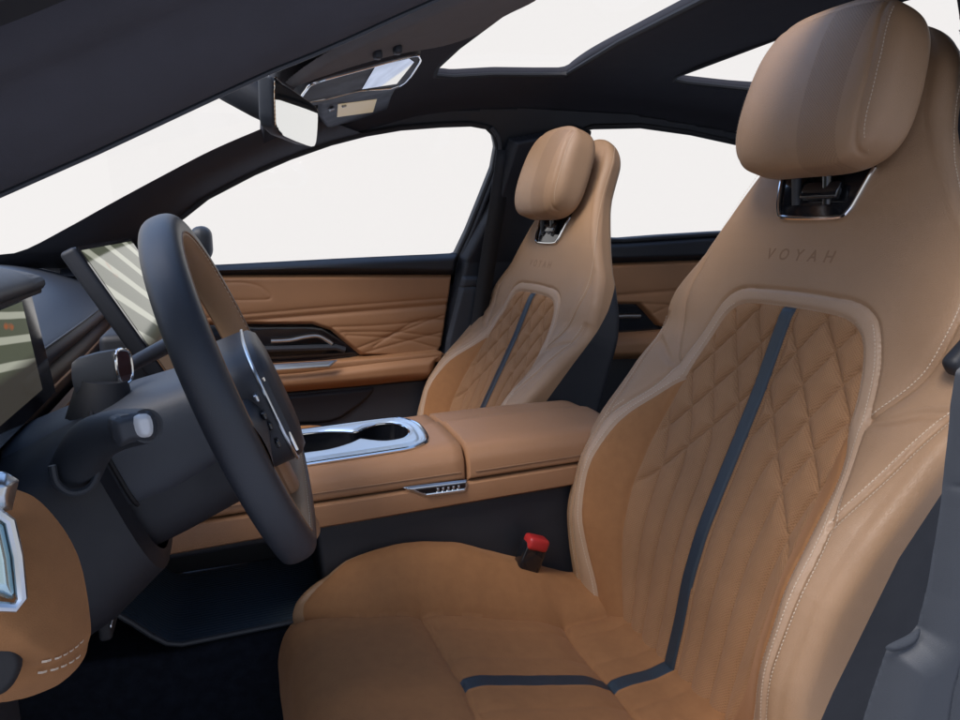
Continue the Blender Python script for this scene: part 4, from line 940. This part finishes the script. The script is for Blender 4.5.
# near stalk
st = thing('indicator_stalk', 'dark indicator stalk with pale end button, pointing out of the column towards the camera', 'control stalk', onY(78, 470, -.44))
r0, r1, r2, r3 = onY(76, 470, -.475), onY(92, 442, -.50), onY(118, 430, -.525), onY(147, 426, -.558)
pth = smooth_path([r0, r1, r2, r3], 6); rad = np.interp(np.linspace(0, 1, len(pth)), [0, .3, .7, 1], [.020, .019, .0155, .0125])
mb = MB(); mb.tube(pth, list(rad), 20); mb.build('stalk_arm', 'plastic_mid', st)
ax = unit(pth[-1]-pth[-3]); mb = MB(); mb.tube([pth[-1]-ax*.001, pth[-1]+ax*.003], [.0100, .0092], 20); 
t_end = r3
mb.build('stalk_tip', 'plastic', st)
fcap = Frame(onY(146, 425, -.565), (.25, -1, .15)); relief('end_button', mat('white_button', (.62, .64, .66), .3), fcap, [(134, 417), (147, 414), (152, 420), (153, 432), (149, 437), (140, 437), (135, 430)], .004, .004, res=.0008, closed_smooth=2, parent=st, back=.01)
relief('stalk_head', 'plastic_mid', Frame(fcap.p-fcap.n*.006, fcap.n), [(112, 420), (131, 414), (150, 411), (156, 420), (157, 434), (150, 441), (132, 442), (120, 447), (113, 437)], .006, .006, res=.0012, closed_smooth=2, parent=st, back=.022)
mb = MB(); fr_s = Frame(onY(73, 472, -.497), (.3, -1, .1)); mb.tube([fr_s.to3(*fr_s.px(*p), .002) for p in smooth_path([np.array(q) for q in [(52, 465), (56, 482), (70, 492), (88, 488), (97, 472), (92, 455)]], 6)], .003, 8); mb.build('stalk_socket_ring', 'plastic_mid', st)
st2 = thing('wiper_stalk', 'thin dark wiper stalk rising behind the steering wheel rim', 'control stalk', onY(133, 363, -.30))
mb = MB(); mb.tube([onY(120, 372, -.30), onY(138, 361, -.28), onY(176, 341, -.22), onY(200, 332, -.19)], [.006, .008, .010, .011], 14); mb.build('stalk_arm', 'navy_leather', st2)
# driver monitoring camera on top of the column
cm = thing('driver_camera', 'small dark driver camera box with chrome rimmed face on top of the column', 'camera', onY(105, 388, -.40))
fk = Frame(onY(118, 365, -.385), (.90, -.52, .15))
pk = [(113, 351), (121, 349), (127, 353), (130, 372), (127, 383), (118, 384), (113, 368)]
k3 = [fk.to3(*fk.px(*p)) for p in smooth_path([np.array(q) for q in pk], 3, True)]; kc = np.mean(k3, 0)
bd_ = np.array([-.026, -.008, -.005]); rows = []
for t, s_ in ((-.08, .80), (-.03, .96), (.05, 1.02), (.4, 1.10), (.85, 1.08), (1.0, .95), (1.08, .5)): rows.append([kc+(p-kc)*s_+bd_*t*1.25 for p in k3+[k3[0]]])
loft('camera_body', 'plastic_mid', rows, cm)
mb = MB(); mb.tube([kc+(p-kc)*.93+fk.n*.003 for p in k3], .0016, 8, closed=True); mb.build('face_rim', 'chrome', cm)
mb = MB(); mb.prism([kc+(p-kc)*.90+fk.n*.0026 for p in k3], fk.n, .001); mb.build('camera_face', mat('reddish_gloss', (.05, .012, .01), .06, coat=.7), cm)
mb = MB(); mb.tube([kc+bd_*.6+np.array([0,0,-.008]), kc+bd_*.7+np.array([-.002, 0, -.045])], [.021, .030], 14); mb.build('camera_foot', 'plastic', cm)
# ---------------- steering wheel
wh = thing('steering_wheel', 'dark leather steering wheel with tan inner rim and square hub', 'steering wheel', Cw)
def rimc(a):                                                    # a = 0 top; flattened at the foot
    R = .177; x, z = math.sin(a)*R, math.cos(a)*R
    if z < -.112: z = -.112-(-.112-z)*.14
    return Cw+Lw*x+Uw*z, unit(Lw*math.sin(a)+Uw*math.cos(a))
def rim_rows(f0, f1, n=14, k=120, sc=1.):
    rows = []
    for i in range(k+1):
        a = 2*math.pi*i/k; c, ro = rimc(a); row = []
        for j in range(n+1):
            f = math.radians(f0+(f1-f0)*j/n); cf, sf = math.cos(f), math.sin(f); e = .82
            row.append(c+ro*(math.copysign(abs(cf)**e, cf)*.0155*sc)+Nw*(math.copysign(abs(sf)**e, sf)*.0172*sc))
        rows.append(row)
    return rows
loft('outer_rim', 'navy_leather', rim_rows(-120, 112, 28), wh)
loft('inner_rim', 'leather', rim_rows(112, 240, 16), wh)
for f in (112, 240):
    mb = MB(); mb.tube([r[0] for r in rim_rows(f, f, 1, 160, 1.0)][:-1], .0011, 6, closed=True); mb.build('rim_seam', 'leather_deb', wh)
mb = MB(); L = np.array([r[0] for r in rim_rows(120, 120, 1, 200, 1.01)]); nn = np.array([r[0]-rimc(2*math.pi*i/200)[0] for i, r in enumerate(rim_rows(120, 120, 1, 200, 1.0))]); stitches(L, nn, .0075, .004, .0006, mb); mb.build('rim_stitching', 'thread', wh, smooth=False)
# hub
def hub(nz, sc, n=48):
    P = []
    for k in range(n+1):
        a = 2*math.pi*k/n; ca, sa = math.cos(a), math.sin(a); x = math.copysign(abs(ca)**.55, ca)*.094*(1-.10*(-sa if sa < 0 else 0)); z = math.copysign(abs(sa)**.55, sa)*.062-.004
        P.append(Cw+np.array([0, x*sc, 0])+Uw*z*sc+Nw*nz)
    return P
loft('hub_pad', 'navy_leather', [hub(-.030, .6), hub(-.022, .92), hub(-.008, 1.0), hub(.018, 1.0), hub(.028, .97), hub(.034, .88), hub(.037, .6), hub(.038, .02)], wh)
mb = MB(); mb.tube(hub(.022, 1.006)[:-1], .0016, 8, closed=True); mb.build('hub_trim_ring', 'satin', wh)
for sg in (-1, 1):
    rows = []
    for t in np.linspace(0, 1, 10):
        c = Cw+np.array([0, sg*(.07+t*.105), 0])+Uw*(-.004+.0*t); hgt = .030-.010*math.sin(t*math.pi); tk = .011-.002*t
        rows.append([c+Uw*(math.cos(a)*hgt)+Nw*(math.sin(a)*tk+.004*(1-t)) for a in np.linspace(0, 2*math.pi, 21)])
    loft('spoke', 'navy_leather', rows, wh)
    for k in range(4):
        c = Cw+np.array([0, sg*(.098+.012*(k % 2)), 0])+Uw*(.018-.014*k)+Nw*.014
        mb = MB(); mb.box(c, (.004, .014, .007), .0015, M3=np.array([Nw, [0, 1, 0], Uw]).T); mb.build('spoke_button', 'satin' if k == 0 else 'gloss', wh)
    mb = MB(); mb.tube([Cw+np.array([0, sg*.088, 0])+Uw*z+Nw*.026 for z in np.linspace(.03, -.045, 8)], .0016, 8); mb.build('spoke_trim', 'chrome', wh)
rows = []
for t in np.linspace(0, 1, 8):
    c = Cw+Uw*(-.055-.105*t); hw = .034-.006*math.sin(t*math.pi); rows.append([c+np.array([0, math.cos(a)*hw, 0])+Nw*(math.sin(a)*.010) for a in np.linspace(0, 2*math.pi, 21)])
loft('lower_spoke', 'leather_console', rows, wh)
# ---------------- tan dashboard end panel with its chrome vent
ke = thing('dash_end_panel', 'tan suede knee panel with double stitching at the lower left corner', 'knee panel', (-.15, -.70, .9))
fk2 = Frame(onY(40, 600, -.66), (.42, -.86, .22))
pk2 = [(-120, 455), (-40, 470), (12, 488), (34, 497), (52, 514), (68, 536), (80, 562), (87, 595), (91, 628), (89, 648), (80, 665), (62, 682), (40, 693), (10, 701), (-40, 705), (-120, 700)]
relief('knee_panel', 'suede', fk2, pk2, .045, .050, closed_smooth=3, parent=ke, res=.0018, back=.06, grooves=[([(-20, 660), (20, 656.5), (60, 650), (95, 642)], .0020, .0022), ([(-20, 668), (10, 664), (60, 658), (92, 648)], .0010, .003)])
mb = MB()
for o_ in ((0, 650), (0, 662)):
    pass
def on_pad(pts, fr, hfun): return np.array([fr.to3(*fr.px(*p), hfun(fr.px(*p))) for p in pts])
PK = [tuple(q) for q in smooth_path([fk2.px(*p) for p in pk2], 3, True)]
def hk(p): 
    sd = poly_sdf(np.array([p[0]]), np.array([p[1]]), PK)[0]; t = min(max(sd/.05, 0), 1); return .045*math.sin(t*math.pi/2)+.0004
for ln_ in ([(18, 651), (40, 647), (65, 642), (86, 634)], [(18, 664), (40, 661), (65, 656), (86, 648)]):
    L = on_pad([tuple(q) for q in smooth_path([np.array(p) for p in ln_], 6)], fk2, hk); stitches(L, np.tile(fk2.n, (len(L), 1)), .0066, .0048, .0006, mb)
mb.build('stitching', 'thread', ke, smooth=False)
vn = thing('vent_trim', 'chrome framed vent blade at the lower left edge of the picture', 'vent', onY(5, 540, -.72))
fv2 = Frame(fk2.to3(*fk2.px(8, 550), .050), fk2.n)
relief('vent_blade', mat('pale_blue_metal', (.55, .74, .80), .22, metal=.9), fv2, [(-60, 512), (-4, 517), (5, 524), (12, 556), (16, 592), (13, 600), (-2, 596), (-60, 586)], .006, .006, closed_smooth=0, parent=vn, res=.001, back=.01)
mb = MB(); mb.tube(hug(fv2, [(-60, 508), (-2, 513), (9, 521), (17, 556), (21, 598), (14, 607), (-4, 606), (-60, 600)], .002), .0026, 8); mb.build('vent_frame', 'satin', vn)
relief('vent_knob', 'satin', fv2, [(-30, 470), (6, 472), (19, 480), (12, 510), (0, 512), (-30, 508)], .010, .008, closed_smooth=0, parent=vn, res=.001, back=.02)
relief('speaker_hole', 'rubber', Frame(fk2.to3(*fk2.px(0, 668), .036), fk2.n), [(-40, 636), (-5, 635), (10, 640), (22, 655), (20, 672), (8, 690), (-10, 697), (-40, 695)], .004, .004, closed_smooth=3, parent=vn, res=.001, back=.01)
mb = MB(); 
pd = thing('brake_pedal', 'dark foot pedal with a small metal edge under the dashboard', 'pedal', onY(108, 606, -.40))
c_ = onY(108, 606, -.36); mb.box(c_, (.012, .06, .045), .004); mb.build('pedal_pad', 'rubber', pd)
mb = MB(); mb.box(c_+np.array([.006, -.02, -.006]), (.002, .022, .004), .0008); mb.build('pedal_stud', 'satin', pd)
mb = MB(); mb.tube([c_, c_+np.array([-.12, 0, .16])], .008, 10); mb.build('pedal_arm', 'plastic', pd)
# ---------------- far door mirror outside the passenger window
em = thing('door_mirror', 'outside door mirror glimpsed through the far window beside the wheel rim', 'door mirror', onY(205, 245, .84))
mb = MB(); mb.box(onY(202, 243, .84), (.05, .20, .085), .025, seg=5); mb.build('mirror_cap', 'plastic_mid', em)
